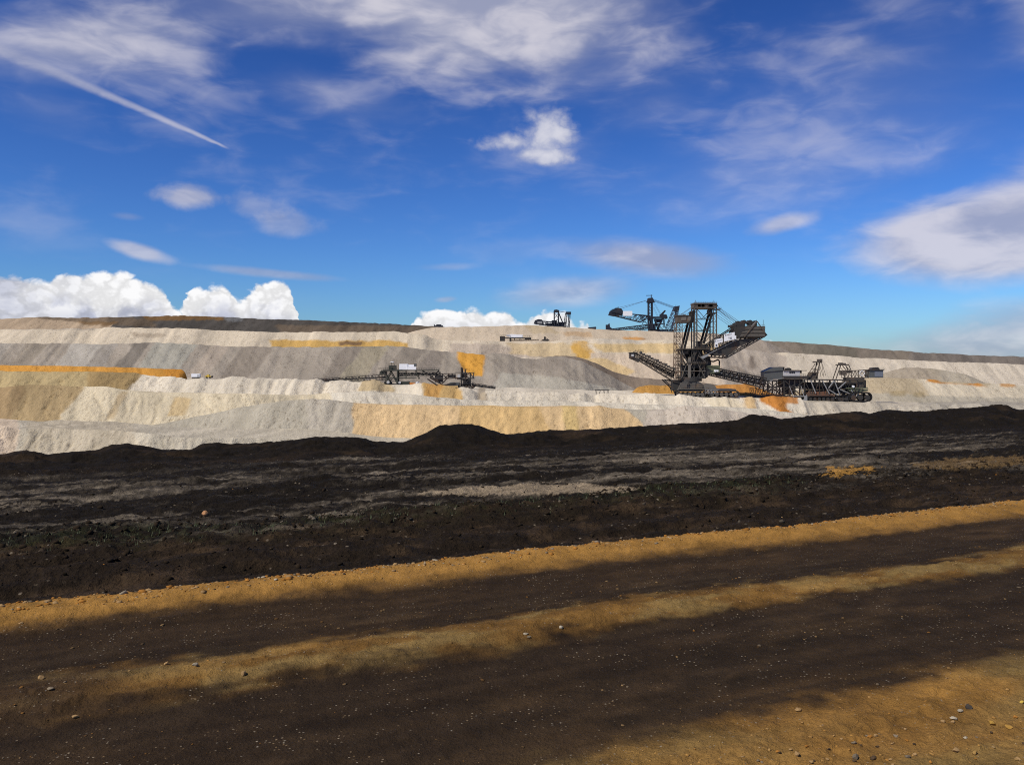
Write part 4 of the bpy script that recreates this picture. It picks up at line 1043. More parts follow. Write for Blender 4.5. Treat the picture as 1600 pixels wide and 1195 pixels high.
m.part('stair_tower', STEEL2, lambda mb: [m.beam(mb, (1078 + (i % 2) * 3.4, 590 - i * 4.2), (1078 + ((i + 1) % 2) * 3.4, 585.8 - i * 4.2), .5, -6.0) for i in range(10)] + [m.beam(mb, (1077.6, 590), (1077.6, 548), .4, -6.0), m.beam(mb, (1081.8, 590), (1081.8, 548), .4, -6.0)])
def f(mb): m.box(mb, 1072, 1076.2, 558, 592, -6.6, -5.7)
m.part('lift_shaft', DUSTY, f)
def f(mb):
    for i in range(11): m.beam(mb, (1100, 540 - 0), (1100, 541), .1, 0)
    m.box(mb, 1085, 1092, 541, 546, -5.2, -2); m.box(mb, 1094, 1103, 538, 546, -5, 0); m.box(mb, 1100, 1107, 541.5, 551, -5.6, 1); m.box(mb, 1088, 1096, 533, 541, -3, 2)
    for (x, y) in [(1087, 540), (1091, 536), (1097, 535), (1103, 534), (1108, 536)]: m.beam(mb, (x, y + 8), (x, y), .5, -5.8)
    m.rail(mb, (1085, 541), (1112, 538), -5.9, 2.6, 8)
m.part('drive_deck', STEEL, f)
# portal
for (x0, x1, yb) in [(1082.2, 1087.2, 548), (1111.2, 1117.6, 552)]:
    def f(mb):
        for d in (-4.4, 4.4):
            m.box(mb, x0, x0 + 1.4, 480, yb, d - .6, d + .6); m.box(mb, x1 - 1.4, x1, 480, yb, d - .6, d + .6)
        for k in range(9):
            yy = 482 + k * 7.2
            m.beam(mb, (x0 + .9, yy), (x1 - .9, yy), .6, -4.4); m.beam(mb, (x0 + .9, yy), (x1 - .9, yy + 7.2), .45, -4.4); m.beam(mb, (x0 + .9, yy), (x0 + .9, yy), .6, -4.4, 4.4)
    m.part('portal_column', STEEL2, f)
def f(mb):
    m.box(mb, 1081.5, 1117.5, 474.2, 476.2, -5.4, 5.4); m.box(mb, 1082.5, 1116.5, 480.6, 483, -5.4, 5.4)
    m.box(mb, 1082, 1088, 475.5, 481.5, -5, 5); m.box(mb, 1111, 1117, 475.5, 481.5, -5, 5)
    m.poly(mb, [(1088, 476), (1111, 476), (1111, 481), (1088, 481)], 1.5, 4.8)
    for x in (1092.5, 1098, 1104): m.box(mb, x, x + 1.6, 476, 481, -4.6, -3)
    m.wheel(mb, 1101, 478.6, 2.3, -5, -3.4, 14)
    m.poly(mb, [(1117, 475.5), (1120, 478.5), (1117, 481)], -4, 4)
    m.rail(mb, (1082, 474.2), (1117, 474.2), -5.4, 2.2, 10); m.rail(mb, (1082, 474.2), (1117, 474.2), 5.4, 2.2, 10)
    for x in (1084, 1112.5): m.beam(mb, (x, 474), (x, 469.8), .5, -5)
m.part('portal_head', BROWNM, f)
m.part('platform', STEEL, lambda mb: (m.box(mb, 1117, 1124, 483.4, 484.4, -5, 3), m.rail(mb, (1117.5, 483.4), (1124, 483.4), -5, 2.4, 3)))
m.part('platform', STEEL, lambda mb: (m.box(mb, 1105, 1118, 489.6, 490.6, -5, 4), m.box(mb, 1106, 1110.5, 484, 489.8, -4, 3)))
m.part('platform', STEEL, lambda mb: (m.box(mb, 1076, 1084, 488.6, 489.4, -5, 3), m.rail(mb, (1076, 488.6), (1083, 488.6), -5, 2.4, 3)))
for a, b, w in [((1081.5, 486), (1066.8, 546), 3.1), ((1110, 490), (1097, 537), 3.0)]:
    def f(mb):
        for d in (-4.6, 4.6): m.beam(mb, a, b, w, d, h=w)
        for t in (.2, .5, .8):
            x, y = a[0] + (b[0] - a[0]) * t, a[1] + (b[1] - a[1]) * t; m.beam(mb, (x, y), (x, y), 1.0, -4.6, 4.6)
    m.part('portal_brace', BLACK, f)
for d in (-4.4, 4.4):
    def f(mb):
        for a, b in [((1087, 484), (1099, 498)), ((1111, 484), (1099, 498)), ((1087, 498.6), (1111, 498.6)), ((1087, 501), (1100, 516)), ((1111, 501), (1100, 516)), ((1087, 516.6), (1111, 516.6)),
                     ((1087, 520), (1100, 534)), ((1111, 520), (1100, 534))]: m.beam(mb, a, b, .75, d)
    m.part('cross_bracing', STEEL, f)
# rear lattice mast
def f(mb):
    for d in (-3.6, 3.6):
        m.beam(mb, (1055, 504), (1054.2, 592), 1.3, d); m.beam(mb, (1064, 504), (1065, 592), 1.0, d)
        n = 8
        for i in range(n):
            y0 = 504 + i * 11; y1 = y0 + 11
            m.beam(mb, (1055, y0), (1064.5, y1), .6, d); m.beam(mb, (1064.3, y0), (1054.6, y1), .6, d); m.beam(mb, (1054.6, y1), (1064.6, y1), .7, d)
    for i in range(9):
        y0 = 504 + i * 11; m.beam(mb, (1055, y0), (1055, y0), .6, -3.6, 3.6); m.beam(mb, (1064, y0), (1064, y0), .6, -3.6, 3.6)
m.part('rear_mast', MASTC, f)
def f(mb):
    m.box(mb, 1056.5, 1081, 494, 503.5, -4.4, 4.4); m.box(mb, 1055, 1082, 493, 494, -4.8, 4.8); m.box(mb, 1055.5, 1081.5, 503.5, 504.6, -4.8, 4.8)
    m.box(mb, 1066, 1070, 492, 494, -3, 2); m.rail(mb, (1056, 493), (1081, 493), -4.8, 2.2, 8)
    m.beam(mb, (1060, 512), (1080, 505), .5, -4); m.beam(mb, (1064, 518), (1072, 505), .7, -4); m.beam(mb, (1072, 505), (1082, 518), .6, -4)
m.part('mast_head', BROWNM, f)
def f(mb): m.box(mb, 1062, 1070, 496, 501, -4.7, -4.3); m.box(mb, 1073, 1077, 495.5, 502, -4.7, -4.3)
m.part('head_window', DUSTY, f)
# counterweight boom
def f(mb):
    m.truss(mb, (1094, 545), (1146, 511), (1096, 558), (1132, 559), 6, 4.6, 1.3, .8)
    m.truss(mb, (1146, 528), (1191, 527), (1132, 559), (1193, 525), 6, 4.6, 1.2, .75)
    for d in (-5.0, 5.0):
        m.beam(mb, (1132, 559.5), (1193, 525), 1.5, d); m.beam(mb, (1088, 556), (1132, 559.5), 1.3, d)
        m.poly(mb, [(1104, 553), (1145, 533), (1178, 527), (1188, 527), (1150, 542), (1136, 555), (1120, 556)], d - .25, d + .25)
    m.rail(mb, (1096, 545), (1146, 512), -5.4, 2.6, 12)
m.part('counterweight_boom', STEEL, f)
m.part('boom_lattice', DUSTY, lambda mb: [m.beam(mb, a, b, .55, -5.5) for a, b in (((1136, 556), (1150, 542)), ((1142, 553), (1148, 546)), ((1150, 549), (1160, 538)), ((1160, 543), (1152, 540)), ((1164, 541), (1172, 533)), ((1174, 535), (1166, 532)), ((1180, 532), (1186, 528)))])['kind'] = 'stuff'
def f(mb):
    for d in (-5.6, 5.6): m.beam(mb, (1092, 559), (1147, 532), .9, d); m.beam(mb, (1147, 532), (1178, 503), 1.3, d)
    m.poly(mb, [(1091, 558), (1103, 553), (1104, 556), (1095, 561)], -6.2, -5.4)
m.part('tie_bar', LIGHT, f)
def f(mb):
    m.box(mb, 1148, 1190.5, 511, 527.5, -6.5, 6.5)
cw = m.part('counterweight_box', STEEL, f)
for k in range(8):
    def f(mb): m.box(mb, 1160.5 - (k * 1.2 if k > 3 else 0), 1190.8, 510.4 + k * 2.15, 511.5 + k * 2.15, -6.95, -6.5)
    m.part('slat', DUSTY, f, cw)
for x in (1161, 1170.5):
    def f(mb): m.wheel(mb, x, 503.8, 3.1, -2.5, 2.5, 18); m.wheel(mb, x, 503.8, 3.6, -2.7, -2.3, 18); m.wheel(mb, x, 503.8, 3.6, 2.3, 2.7, 18); m.box(mb, x - 1, x + 1, 504, 511, -3, 3)
    m.part('winch_drum', STEEL, f, cw)
def f(mb):
    m.box(mb, 1147, 1160, 504.5, 511, -4.5, 4.5); m.box(mb, 1139.5, 1147, 508, 511.5, -5, 4); m.box(mb, 1150, 1154, 502, 505, -3, 2); m.box(mb, 1176, 1180, 501.5, 511, -4, 4); m.box(mb, 1144, 1160, 511, 526, -5.8, 4)
    m.poly(mb, [(1190.5, 517), (1196, 524), (1190.5, 527)], -4.5, 4.5)
    m.rail(mb, (1148, 511), (1190, 510), -6.6, 2.2, 12); m.rail(mb, (1148, 511), (1190, 510), 6.6, 2.2, 12)
    for x in (1178.5, 1189): m.beam(mb, (x, 510), (x, 500.5), .45, -5)
m.part('winch_house', STEEL, f)
def f(mb):
    m.beam(mb, (1158, 527), (1178, 503), 1.5, -7.1); m.beam(mb, (1178, 503), (1191, 522), 1.3, -7.1)
m.part('box_brace', BROWNM, f)
# white sign boards, following the boom
def sign(pts, marks, lab):
    b = m.part('sign_board', WHITEP, lambda mb: m.poly(mb, pts, -7.4, -7.15), label=lab)
    def ink(mb):
        for q in marks:
            m.poly(mb, [(q[0], q[2]), (q[1], q[2]), (q[1], q[3]), (q[0], q[3])], -7.46, -7.40)
    m.part('lettering', INK, ink, b)['kind'] = 'stuff'
mk = [(1113.6, 1114.6, 531.6, 535), (1113.9, 1114.3, 530.6, 531.6)]
for i in range(6): mk.append((1116.2 + i * 1.25, 1116.9 + i * 1.25, 532.6 - i * .22, 533.6 - i * .22))
sign([(1112.4, 531), (1124.6, 528.6), (1124.8, 535), (1112.6, 537.4)], mk, 'narrow white sign with a row of small dark marks')
sign([(1112.4, 537.6), (1117.8, 536.6), (1117.8, 542.2), (1112.4, 543)], [(1113.8, 1116.4, 538.6, 541.4)], 'small white square with a dark square mark')
mk = [(1128.4, 1129.4, 523.6, 525.4)]
for i in range(7): mk.append((1130 + i * 1.3, 1130.9 + i * 1.3, 524.0 - i * .25, 525.0 - i * .25))
mk += [(1133.2, 1135.6, 527.4, 528), (1134.2, 1134.8, 527.4, 530.6), (1136.3, 1137.0, 527.2, 530.4), (1138.0, 1138.6, 527, 530.2), (1137.2, 1138.6, 529.8, 530.4), (1142.6, 1144, 529.5, 530)]
sign([(1126.8, 523), (1143.2, 519.6), (1143.2, 525), (1145.6, 524.8), (1145.6, 530.6), (1127, 534)], mk, 'larger white sign with dark marks and short lettering')
# discharge boom on the left
def f(mb):
    m.truss(mb, (992, 552), (1056, 584), (998.5, 563.5), (1047, 593), 13, 2.4, 1.1, .6)
lb = m.part('discharge_boom', BROWNM, f)
def f(mb): m.poly(mb, [(990, 549.5), (1057, 582), (1057, 583.6), (990, 551)], -1.8, 1.8); m.poly(mb, [(998, 557), (1054, 585), (1050, 590), (999, 561)], -1.0, 1.2)  # second plate puts the boom's interior shade in as solid black
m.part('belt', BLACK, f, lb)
def f(mb):
    m.rail(mb, (992, 550), (1056, 581), -2.8, 2.8, 22, .3); m.rail(mb, (992, 550), (1056, 581), 2.8, 2.8, 22, .3)
    for i in range(13):
        t = i / 12; x, y = 1000 + 52 * t, 553.5 + 25 * t; m.box(mb, x, x + 3, y - 3.2 - (1.4 if i % 3 == 0 else 0), y, -2.2, 2.2)
m.part('handrail', STEEL2, f, lb)['kind'] = 'stuff'
def f(mb):
    m.box(mb, 983.5, 992, 551, 560, -2.8, 2.8); m.wheel(mb, 988, 557.5, 4.2, -2.2, 2.2, 16); m.box(mb, 983, 996, 550.6, 551.6, -3.2, 3.2); m.poly(mb, [(990, 558), (1000, 561), (997, 566), (989, 562)], -2.6, 2.6)
    m.rail(mb, (992, 550), (1004, 551), -3.2, 4, 3, .35)
m.part('head_drum', STEEL, f, lb)
def f(mb): m.box(mb, 985.5, 989, 553.5, 557, -3.2, -2.8)
m.part('drum_cover', CLADL, f, lb)
def f(mb):
    for d in (-4, 4):
        m.beam(mb, (1036, 593), (1062, 618), 1.6, d); m.beam(mb, (1040, 593), (1068, 600), 1.4, d); m.beam(mb, (1046, 600), (1052, 614), 1.0, d); m.beam(mb, (1036, 594), (1062, 594), 1.4, d)
    m.box(mb, 1050, 1066, 594, 610, -3.5, 3.5)
m.part('boom_support', STEEL, f)
# pipe and hopper, bridge to the loading unit
def f(mb):
    pts = [(1106, 562), (1109, 564.5), (1113, 565), (1117, 563.2), (1120, 562), (1122.3, 564), (1122.2, 574)]
    for a, b in zip(pts[:-1], pts[1:]): mb.tube(m.p(*a, -3), m.p(*b, -3), 1.1 * m.k, 8)
m.part('feed_pipe', BLACK, f)
def f(mb): m.poly(mb, [(1102, 571), (1122, 571), (1123, 582), (1108, 584), (1101, 577)], -4, 3.5); m.beam(mb, (1102, 571), (1122, 575), .8, -4.3)
m.part('transfer_hopper', OLIVE, f)
def f(mb): m.wheel(mb, 1115, 579.5, 1.6, -4.8, -4, 10); m.box(mb, 1113, 1120, 578, 580.8, -4.5, -4)
m.part('lamp_box', WHITEP, f)
def f(mb): m.truss(mb, (1108, 573), (1196, 591), (1104, 585), (1190, 605), 15, 2.8, 1.5, .7); m.poly(mb, [(1108, 575), (1196, 593.5), (1194, 603), (1106, 583.5)], -2.3, 2.3)
br = m.part('conveyor_bridge', STEEL, f)
def f(mb):
    for i in range(9):
        t = i / 8; x, y = 1124 + 64 * t, 582.5 + 14.5 * t; m.box(mb, x, x + 2.6, y, y + 1.0, -3.4, -3.05)
m.part('idlers', LIGHT, f, br)['kind'] = 'stuff'
def f(mb): m.rail(mb, (1110, 573), (1196, 591), -3.2, 2.4, 22, .3)
m.part('handrail', STEEL2, f, br)['kind'] = 'stuff'
# ropes
for a, b in [((1120, 480), (1153, 503)), ((1121, 482), (1150, 504)), ((1118, 492), (1141, 508)), ((1081, 480), (1062, 493)), ((1120, 484), (1146, 505))]:
    for d in (-3.2, 3.2): m.part('rope', STEEL2, lambda mb: mb.tube(m.p(*a, d), m.p(*b, d), .10, 6))

# ------------------------------------------------------------------ loading unit on the right
m = Machine('loading_unit', 556, 1280, 628, 'long loading bridge on crawlers with grey house, light diagonal struts and end cabin', 'mining machine')
def f(mb):
    m.poly(mb, [(1191.5, 581), (1220, 578.4), (1220, 592.5), (1191.5, 594.5)], -4.5, 4.5)
h = m.part('machine_house', CLAD, f)
def f(mb): m.poly(mb, [(1190, 581), (1196, 578), (1206, 573.6), (1221, 573.4), (1222.4, 578.4)], -5, 5)
m.part('roof', CLAD, f, h)
def f(mb): m.box(mb, 1219.4, 1221.8, 573.2, 577, -5.2, 5.2)
m.part('roof_end', BLACK, f, h)
def f(mb): m.box(mb, 1220, 1246, 579, 587.2, -4.8, 3.5)
c = m.part('control_cabin', CLADL, f)
for i in range(3):
    def f(mb): m.box(mb, 1229.6 + i * 3.1, 1232 + i * 3.1, 580.2, 583.2, -4.95, -4.8)
    m.part('window', GLASS, f, c)
def f(mb): m.poly(mb, [(1220, 577.6), (1256, 578.4), (1256, 579.4), (1220, 579)], -5.4, 4.4); m.poly(mb, [(1228, 575.5), (1232, 574.6), (1235, 576), (1235, 578), (1228, 578)], -2, 2); m.box(mb, 1246, 1249.5, 579.3, 583, -4, 3)
m.part('flat_roof', STEEL, f, c)
def f(mb): m.box(mb, 1219, 1259, 587.4, 591.6, -5.2, 5.2); m.rail(mb, (1246, 587.4), (1262, 590), -5.2, 4, 6, .35); m.box(mb, 1190, 1219, 594.6, 596, -4.8, 4.8)
m.part('deck', STEEL, f)
m.part('stair_rail', LIGHT, lambda mb: (m.beam(mb, (1187, 603), (1206, 592), .8, -5.4), m.beam(mb, (1206, 592), (1221, 590.6), .8, -5.4)))
def f(mb):
    m.beam(mb, (1229, 603), (1236, 621), 1.0, -5.6); m.beam(mb, (1247, 603), (1252, 620), 1.0, -5.6); m.beam(mb, (1235, 618.4), (1256, 618.4), 1.2, -5.6); m.beam(mb, (1250, 626), (1256, 616), .8, -5.6)
    m.box(mb, 1252, 1256.5, 618, 626, -6, -5)
m.part('light_strut', LIGHT, f)
def f(mb):
    for d in (-4.5, 4.5):
        for a, b, w in [((1196, 596), (1196, 612), 1.4), ((1210, 594), (1210, 616), 1.3), ((1221, 592), (1222, 620), 1.6), ((1238, 592), (1238, 622), 1.4), ((1253, 592), (1253, 624), 1.6), ((1196, 596), (1222, 616), 1.2),
                        ((1222, 596), (1196, 612), 1.2), ((1222, 594), (1253, 622), 1.3), ((1253, 594), (1222, 622), 1.3), ((1196, 604), (1256, 606), 1.4), ((1192, 616), (1258, 621), 1.5), ((1238, 600), (1222, 610), .9),
                        ((1204, 594), (1204, 614), .8), ((1230, 592), (1230, 620), .9), ((1246, 592), (1246, 622), .9)]: m.beam(mb, a, b, w, d)
    m.box(mb, 1218, 1252, 592, 604, -3, 3.5); m.box(mb, 1224, 1240, 604, 616, -2, 3)
m.part('support_frame', STEEL, f)
def f(mb):
    m.truss(mb, (1173, 606), (1222, 611), (1174, 619), (1224, 618), 9, 2.2, .7, .5); m.poly(mb, [(1176, 618.5), (1226, 616.5), (1226, 619), (1176, 621)], -1.6, 1.6)
    for i in range(7): m.box(mb, 1178 + i * 6, 1180.4 + i * 6, 604.6 + i * .6, 606.6 + i * .6, -2.6, -2)
m.part('feed_conveyor', STEEL2, f)
def f(mb): m.truss(mb, (1253, 592.8), (1348, 594), (1256, 620.5), (1340, 620.5), 8, 4.2, 1.6, .9)
m.part('main_truss', STEEL, f)
m.part('belt_trough', BLACK, lambda mb: m.poly(mb, [(1253, 597), (1345, 598), (1345, 606), (1300, 609), (1253, 608)], -1.5, 2.5))
m.part('lower_box', STEEL, lambda mb: m.poly(mb, [(1258, 609), (1340, 609), (1340, 616), (1258, 614)], 0, 3))
for a, b in [((1280.5, 594.5), (1291, 615)), ((1290, 606), (1298, 595)), ((1299, 595), (1308, 618)), ((1305, 607), (1317, 596)), ((1262, 594), (1270, 614)), ((1290, 608), (1306, 618)), ((1308, 608), (1328, 617)), ((1325, 609), (1330, 618)), ((1331, 620), (1338, 613)), ((1296, 621), (1316, 622.5)), ((1316, 621), (1330, 617))]:
    m.part('diagonal_strut', LIGHT, lambda mb: m.beam(mb, a, b, 1.3, -5.3))
def f(mb): m.box(mb, 1257, 1300, 615.5, 618.5, -5, 5); m.poly(mb, [(1256, 615.5), (1262, 610.5), (1268, 612), (1290, 611), (1296, 615.5)], -4.2, 3)
m.part('red_carriage', RUSTY, f)
for (x0, x1, yt, d) in [(1257, 1300, 618, -6), (1257, 1300, 618, 3.5), (1301, 1322, 617, -6), (1320, 1357, 612, -6.2), (1320, 1357, 612, 3.5)]:
    m.crawler(x0, x1, yt, 627.5, d, 3.0, BLACK, STEEL)
def f(mb): m.poly(mb, [(1326, 606), (1352, 608), (1352, 610.5), (1340, 612), (1322, 611)], -4, 4); m.box(mb, 1318, 1352, 605.4, 607, -4.4, 4.4)
m.part('side_platform', OLIVE, f)
def f(mb): m.wheel(mb, 1329, 603.6, 1.8, -4.8, -3.4, 12)
m.part('lamp', WHITEP, f)
def f(mb):
    for d in (-2.6, 2.6):
        for a, b, w in [((1280, 563), (1272, 590), 1.3), ((1278, 565), (1275, 590), .9), ((1276, 568), (1262, 589), .8), ((1281, 564), (1288, 587), .5), ((1281, 564), (1285, 589), .5), ((1266, 582), (1277, 582), 1.6), ((1270, 576), (1279, 578), .7)]: m.beam(mb, a, b, w, d)
    m.box(mb, 1272, 1281, 564.5, 566.5, -3, 3); m.box(mb, 1279, 1282.4, 561, 566, -3, 3); m.poly(mb, [(1264, 582), (1277, 582), (1276, 592), (1262, 592)], -2, 2)
m.part('front_mast', BROWNM, f)
def f(mb):
    for d in (-2.6, 2.6):
        for a, b, w in [((1311.5, 570), (1303.5, 593), 1.2), ((1323, 569), (1328, 580), 1.0), ((1318, 570), (1326, 580), .8), ((1314, 572), (1320, 579), .6)]: m.beam(mb, a, b, w, d)
    m.box(mb, 1308, 1323, 569, 571, -3, 3); m.box(mb, 1311, 1315, 566.6, 569, -2, 2); m.box(mb, 1317, 1320, 567.2, 569, -2, 2); m.beam(mb, (1325.5, 566), (1325.5, 580), .5, -2.6)
m.part('rear_mast', BROWNM, f)
def f(mb):
    m.truss(mb, (1317, 580), (1355, 578), (1317, 590), (1355, 590), 7, 2.6, 1.1, .6); m.box(mb, 1314, 1320, 579, 586, -3, 3); m.box(mb, 1320, 1330, 578.5, 582.5, -2.4, 2.4)
    m.box(mb, 1320, 1348, 590, 600, -2.8, 2.8); m.box(mb, 1336, 1350, 594, 606, -3.2, 3)
m.part('upper_arm', BROWNM, f)
def f(mb):
    for a, b in [((1339.2, 583), (1343.5, 578.6)), ((1343.5, 578.6), (1348, 583)), ((1348, 583), (1343.5, 587.6)), ((1343.5, 587.6), (1339.2, 583))]: m.beam(mb, a, b, .6, -3.4)
m.part('warning_diamond', WHITEP, f)
def f(mb): m.box(mb, 1355, 1376, 578.5, 590, -4, 4)
c = m.part('end_cabin', CLAD, f)
def f(mb): m.box(mb, 1353.6, 1377, 577.4, 578.5, -4.6, 4.6); m.poly(mb, [(1359, 577.4), (1361, 574.4), (1370, 573.8), (1372, 577.4)], -2.5, 2.5); m.rail(mb, (1356, 577.4), (1377, 577.4), -4.4, 2, 6, .25)
m.part('cabin_roof', STEEL, f, c)
def f(mb): m.box(mb, 1362.5, 1375, 580, 588.4, -4.12, -4.0)
m.part('door', paint('blue_grey_cladding', (0.15, 0.165, 0.19), 0.5), f, c)

# ------------------------------------------------------------------ belt wagon on the bench
m = Machine('belt_wagon', 566, 640, 603, 'dark green belt wagon with white cabin and long sloping conveyors on the bench', 'mining machine')
def f(mb): m.truss(mb, (487, 593.4), (602, 585), (500, 596.5), (602, 593.5), 22, 1.6, .9, .45); m.poly(mb, [(487, 594.5), (602, 588), (602, 590), (487, 596)], -1.2, 1.2)
tb = m.part('tail_conveyor', STEEL, f)
def f(mb): m.rail(mb, (490, 593), (602, 585), -1.9, 2.2, 26, .28)
m.part('handrail', STEEL2, f, tb)['kind'] = 'stuff'
def f(mb):
    for d in (-3, 3):
        for a, b, w in [((600, 579), (612, 602), 1.5), ((612, 579), (600, 602), 1.2), ((622, 579), (622, 602), 2.0), ((610, 579), (622, 600), 1.2), ((596, 579), (686, 578.4), 1.6), ((600, 591), (650, 590), 1.3), ((634, 579), (634, 592), .8),
                        ((650, 579), (655, 592), 1.0), ((600, 602), (626, 602), 1.4), ((612, 592), (604, 602), 1.0), ((618, 592), (628, 602), 1.0)]: m.beam(mb, a, b, w, d)
    m.box(mb, 594, 604, 580, 585, -2.6, 2.6); m.box(mb, 600, 628, 577.6, 579, -3.4, 3.4); m.box(mb, 601, 612, 596, 602, -2.4, 2.4); m.box(mb, 626, 640, 596, 602, -2.4, 2.4)
m.part('main_frame', GREENST, f)
def f(mb): m.truss(mb, (622, 582.5), (688, 581.5), (622, 587.5), (688, 586), 12, 1.8, 1.2, .5); m.poly(mb, [(622, 584), (688, 583), (688, 585), (622, 586)], -1.4, 1.4)
m.part('middle_conveyor', GREENST, f)
def f(mb): m.box(mb, 624.5, 637.5, 568.5, 577.4, -2.6, 2.6); m.box(mb, 637.5, 648, 569.6, 577.4, -2.2, 2.2)
c = m.part('white_cabin', WHITEP, f)
def f(mb): m.box(mb, 638, 651, 573, 577.5, -3.4, -2.6)
m.part('porch', WHITEP, f, c)
def f(mb): m.box(mb, 647.4, 650.4, 568, 572.6, -2.4, 2.4)
m.part('end_shade', CLAD, f, c)
def f(mb):
    m.box(mb, 608, 619, 571, 577.5, -2.4, 2.4); m.wheel(mb, 613, 574.8, 1.5, -2.8, -2.2, 10); m.beam(mb, (612, 571), (612, 566), .6, 0); m.beam(mb, (617, 571), (615, 567), .5, 0); m.rail(mb, (592, 578), (612, 577.6), -3.2, 3, 7, .3)
m.part('drive_unit', GREENST, f)
def f(mb): m.box(mb, 610.6, 615, 564.8, 566, -1.4, 1.4)
m.part('white_lid', WHITEP, f)
for x, y, rr in [(607.5, 597, 2.4), (625.5, 597.5, 2.0), (717.5, 587.2, 2.4)]:
    m.part('round_tank', CLADL, lambda mb: m.wheel(mb, x, y, rr, -3.6, -2.8, 14))
def f(mb): m.rail(mb, (650, 577.6), (686, 577.6), -3, 2.6, 12, .3); m.rail(mb, (622, 577.6), (686, 577.6), 3, 2.6, 16, .3)
m.part('handrail', STEEL2, f)['kind'] = 'stuff'
def f(mb):
    for d in (-2.6, 2.6):
        for a, b, w in [((660, 579), (686, 596), 1.1), ((686, 579), (672, 590), 1.0), ((672, 590), (690, 600), 1.6), ((690, 600), (702, 588), 1.1), ((684, 592), (720, 590), 1.4), ((684, 584), (712, 583.6), 1.2), ((690, 584), (700, 592), .8),
                        ((702, 584), (694, 592), .8), ((706, 584), (712, 592), .8), ((668, 592), (686, 604), 1.2), ((690, 602), (712, 598), .9)]: m.beam(mb, a, b, w, d)
    m.box(mb, 680, 692, 586, 597, -2, 2); m.box(mb, 700, 712, 585.5, 589.5, -1.8, 1.8)
m.part('link_frame', STEEL, f)
def f(mb): m.poly(mb, [(692, 602.5), (704, 597.5), (718, 597.5), (718, 602.5)], -2.2, 2.2)
m.part('chute', CLAD, f)
def f(mb):
    for d in (-2.8, 2.8):
        for a, b, w in [((721, 574), (721, 603), 1.6), ((727, 577), (727, 603), 1.2), ((735, 583), (735, 603), 1.4), ((740, 583), (740, 591), .8), ((712, 582), (741, 582.4), 1.0), ((714, 592), (741, 591), 1.6), ((721, 582), (735, 592), .8), ((735, 582), (721, 592), .8), ((735, 583), (740, 591), .6),
                        ((721, 592), (735, 603), 1.0), ((735, 592), (721, 603), 1.0)]: m.beam(mb, a, b, w, d)
    m.box(mb, 720, 723.4, 574.6, 590, -2, 2); m.box(mb, 724, 734, 592, 603, -2, 2); m.box(mb, 722, 730, 583, 590, -1.8, 1.8); m.rail(mb, (721, 577), (732, 579), -2.8, 2.6, 5, .3)
m.part('end_tower', STEEL, f)
def f(mb): m.truss(mb, (738, 598.5), (774, 604), (738, 603), (774, 607.4), 7, 1.5, .8, .4); m.poly(mb, [(738, 600), (774, 605), (774, 606.8), (738, 602)], -1.2, 1.2)
m.part('side_conveyor', STEEL, f)
m.crawler(598, 630, 599, 606, -4, 2.4, BLACK, STEEL); m.crawler(598, 630, 599, 606, 2, 2.4, BLACK, STEEL); m.crawler(716, 742, 599.5, 607, -4, 2.4, BLACK, STEEL); m.crawler(716, 742, 599.5, 607, 2, 2.4, BLACK, STEEL)

# orange truck working beside it
m = Machine('dump_truck', 530, 650, 603, 'small orange truck with white cab below the belt wagon', 'truck')
m.part('load_bed', ORANGEP, lambda mb: (m.poly(mb, [(640, 597.6), (649, 598.2), (648.4, 600.8), (641, 600.8)], -1.2, 1.2), m.box(mb, 640, 660, 600.8, 601.5, -1, 1)))
c = m.part('cab', WHITEP, lambda mb: m.poly(mb, [(650, 600.8), (650, 597), (653, 596), (655, 598.4), (655, 600.8)], -1.2, 1.2))
m.part('window', GLASS, lambda mb: m.box(mb, 652.6, 654.2, 596.9, 598.4, -1.26, -1.2), c)
m.part('bonnet', ORANGEP, lambda mb: m.poly(mb, [(655, 600.8), (655, 598.3), (660, 598.6), (661, 600.8)], -1.2, 1.2))
for x in (643, 647, 657.5): m.part('wheel', BLACK, lambda mb: (m.wheel(mb, x, 601.6, 1.4, -1.4, -.6, 12), m.wheel(mb, x, 601.6, 1.4, .6, 1.4, 12)))
m = Machine('container', 508, 306, 590, 'small white container on the pale bench at the end of the orange strip', 'container')
b = m.part('body', WHITEP, lambda mb: m.box(mb, 300, 313, 583.8, 589, -1.2, 1.2))
m.part('door', CLADL, lambda mb: m.box(mb, 309, 312.4, 585.2, 588.8, -1.28, -1.2), b); m.part('skid', STEEL, lambda mb: m.box(mb, 300.5, 312.5, 589, 591, -1, 1))
m = Machine('loader', 512, 326, 590, 'small yellow loader beside the white container', 'loader')
m.part('body', YELLOWP, lambda mb: m.poly(mb, [(321.6, 589), (321.6, 586.6), (324, 586.6), (324.6, 585), (327, 585), (327.6, 587), (330, 587.4), (330, 589)], -.8, .8))
m.part('bucket', STEEL, lambda mb: m.poly(mb, [(330, 588), (332.4, 587), (332, 590), (330, 590)], -.9, .9))
for x in (323.4, 328.4): m.part('wheel', BLACK, lambda mb: m.wheel(mb, x, 589.6, 1.2, -1, 1, 12))
# trestle standing on the pale flank
m = Machine('trestle', 512, 941, 615.5, 'short dark trestle with splayed legs on the pale sand flank', 'trestle')
m.part('beam', STEEL, lambda mb: m.box(mb, 929.5, 952, 608.8, 609.9, -.6, .6))
for x in (931.5, 937, 944, 950):
    m.part('leg', STEEL, lambda mb: (m.beam(mb, (x - 1.2, 609.9), (x, 616.5), .5, -.4), m.beam(mb, (x + 1.2, 609.9), (x, 616.5), .5, .4)))

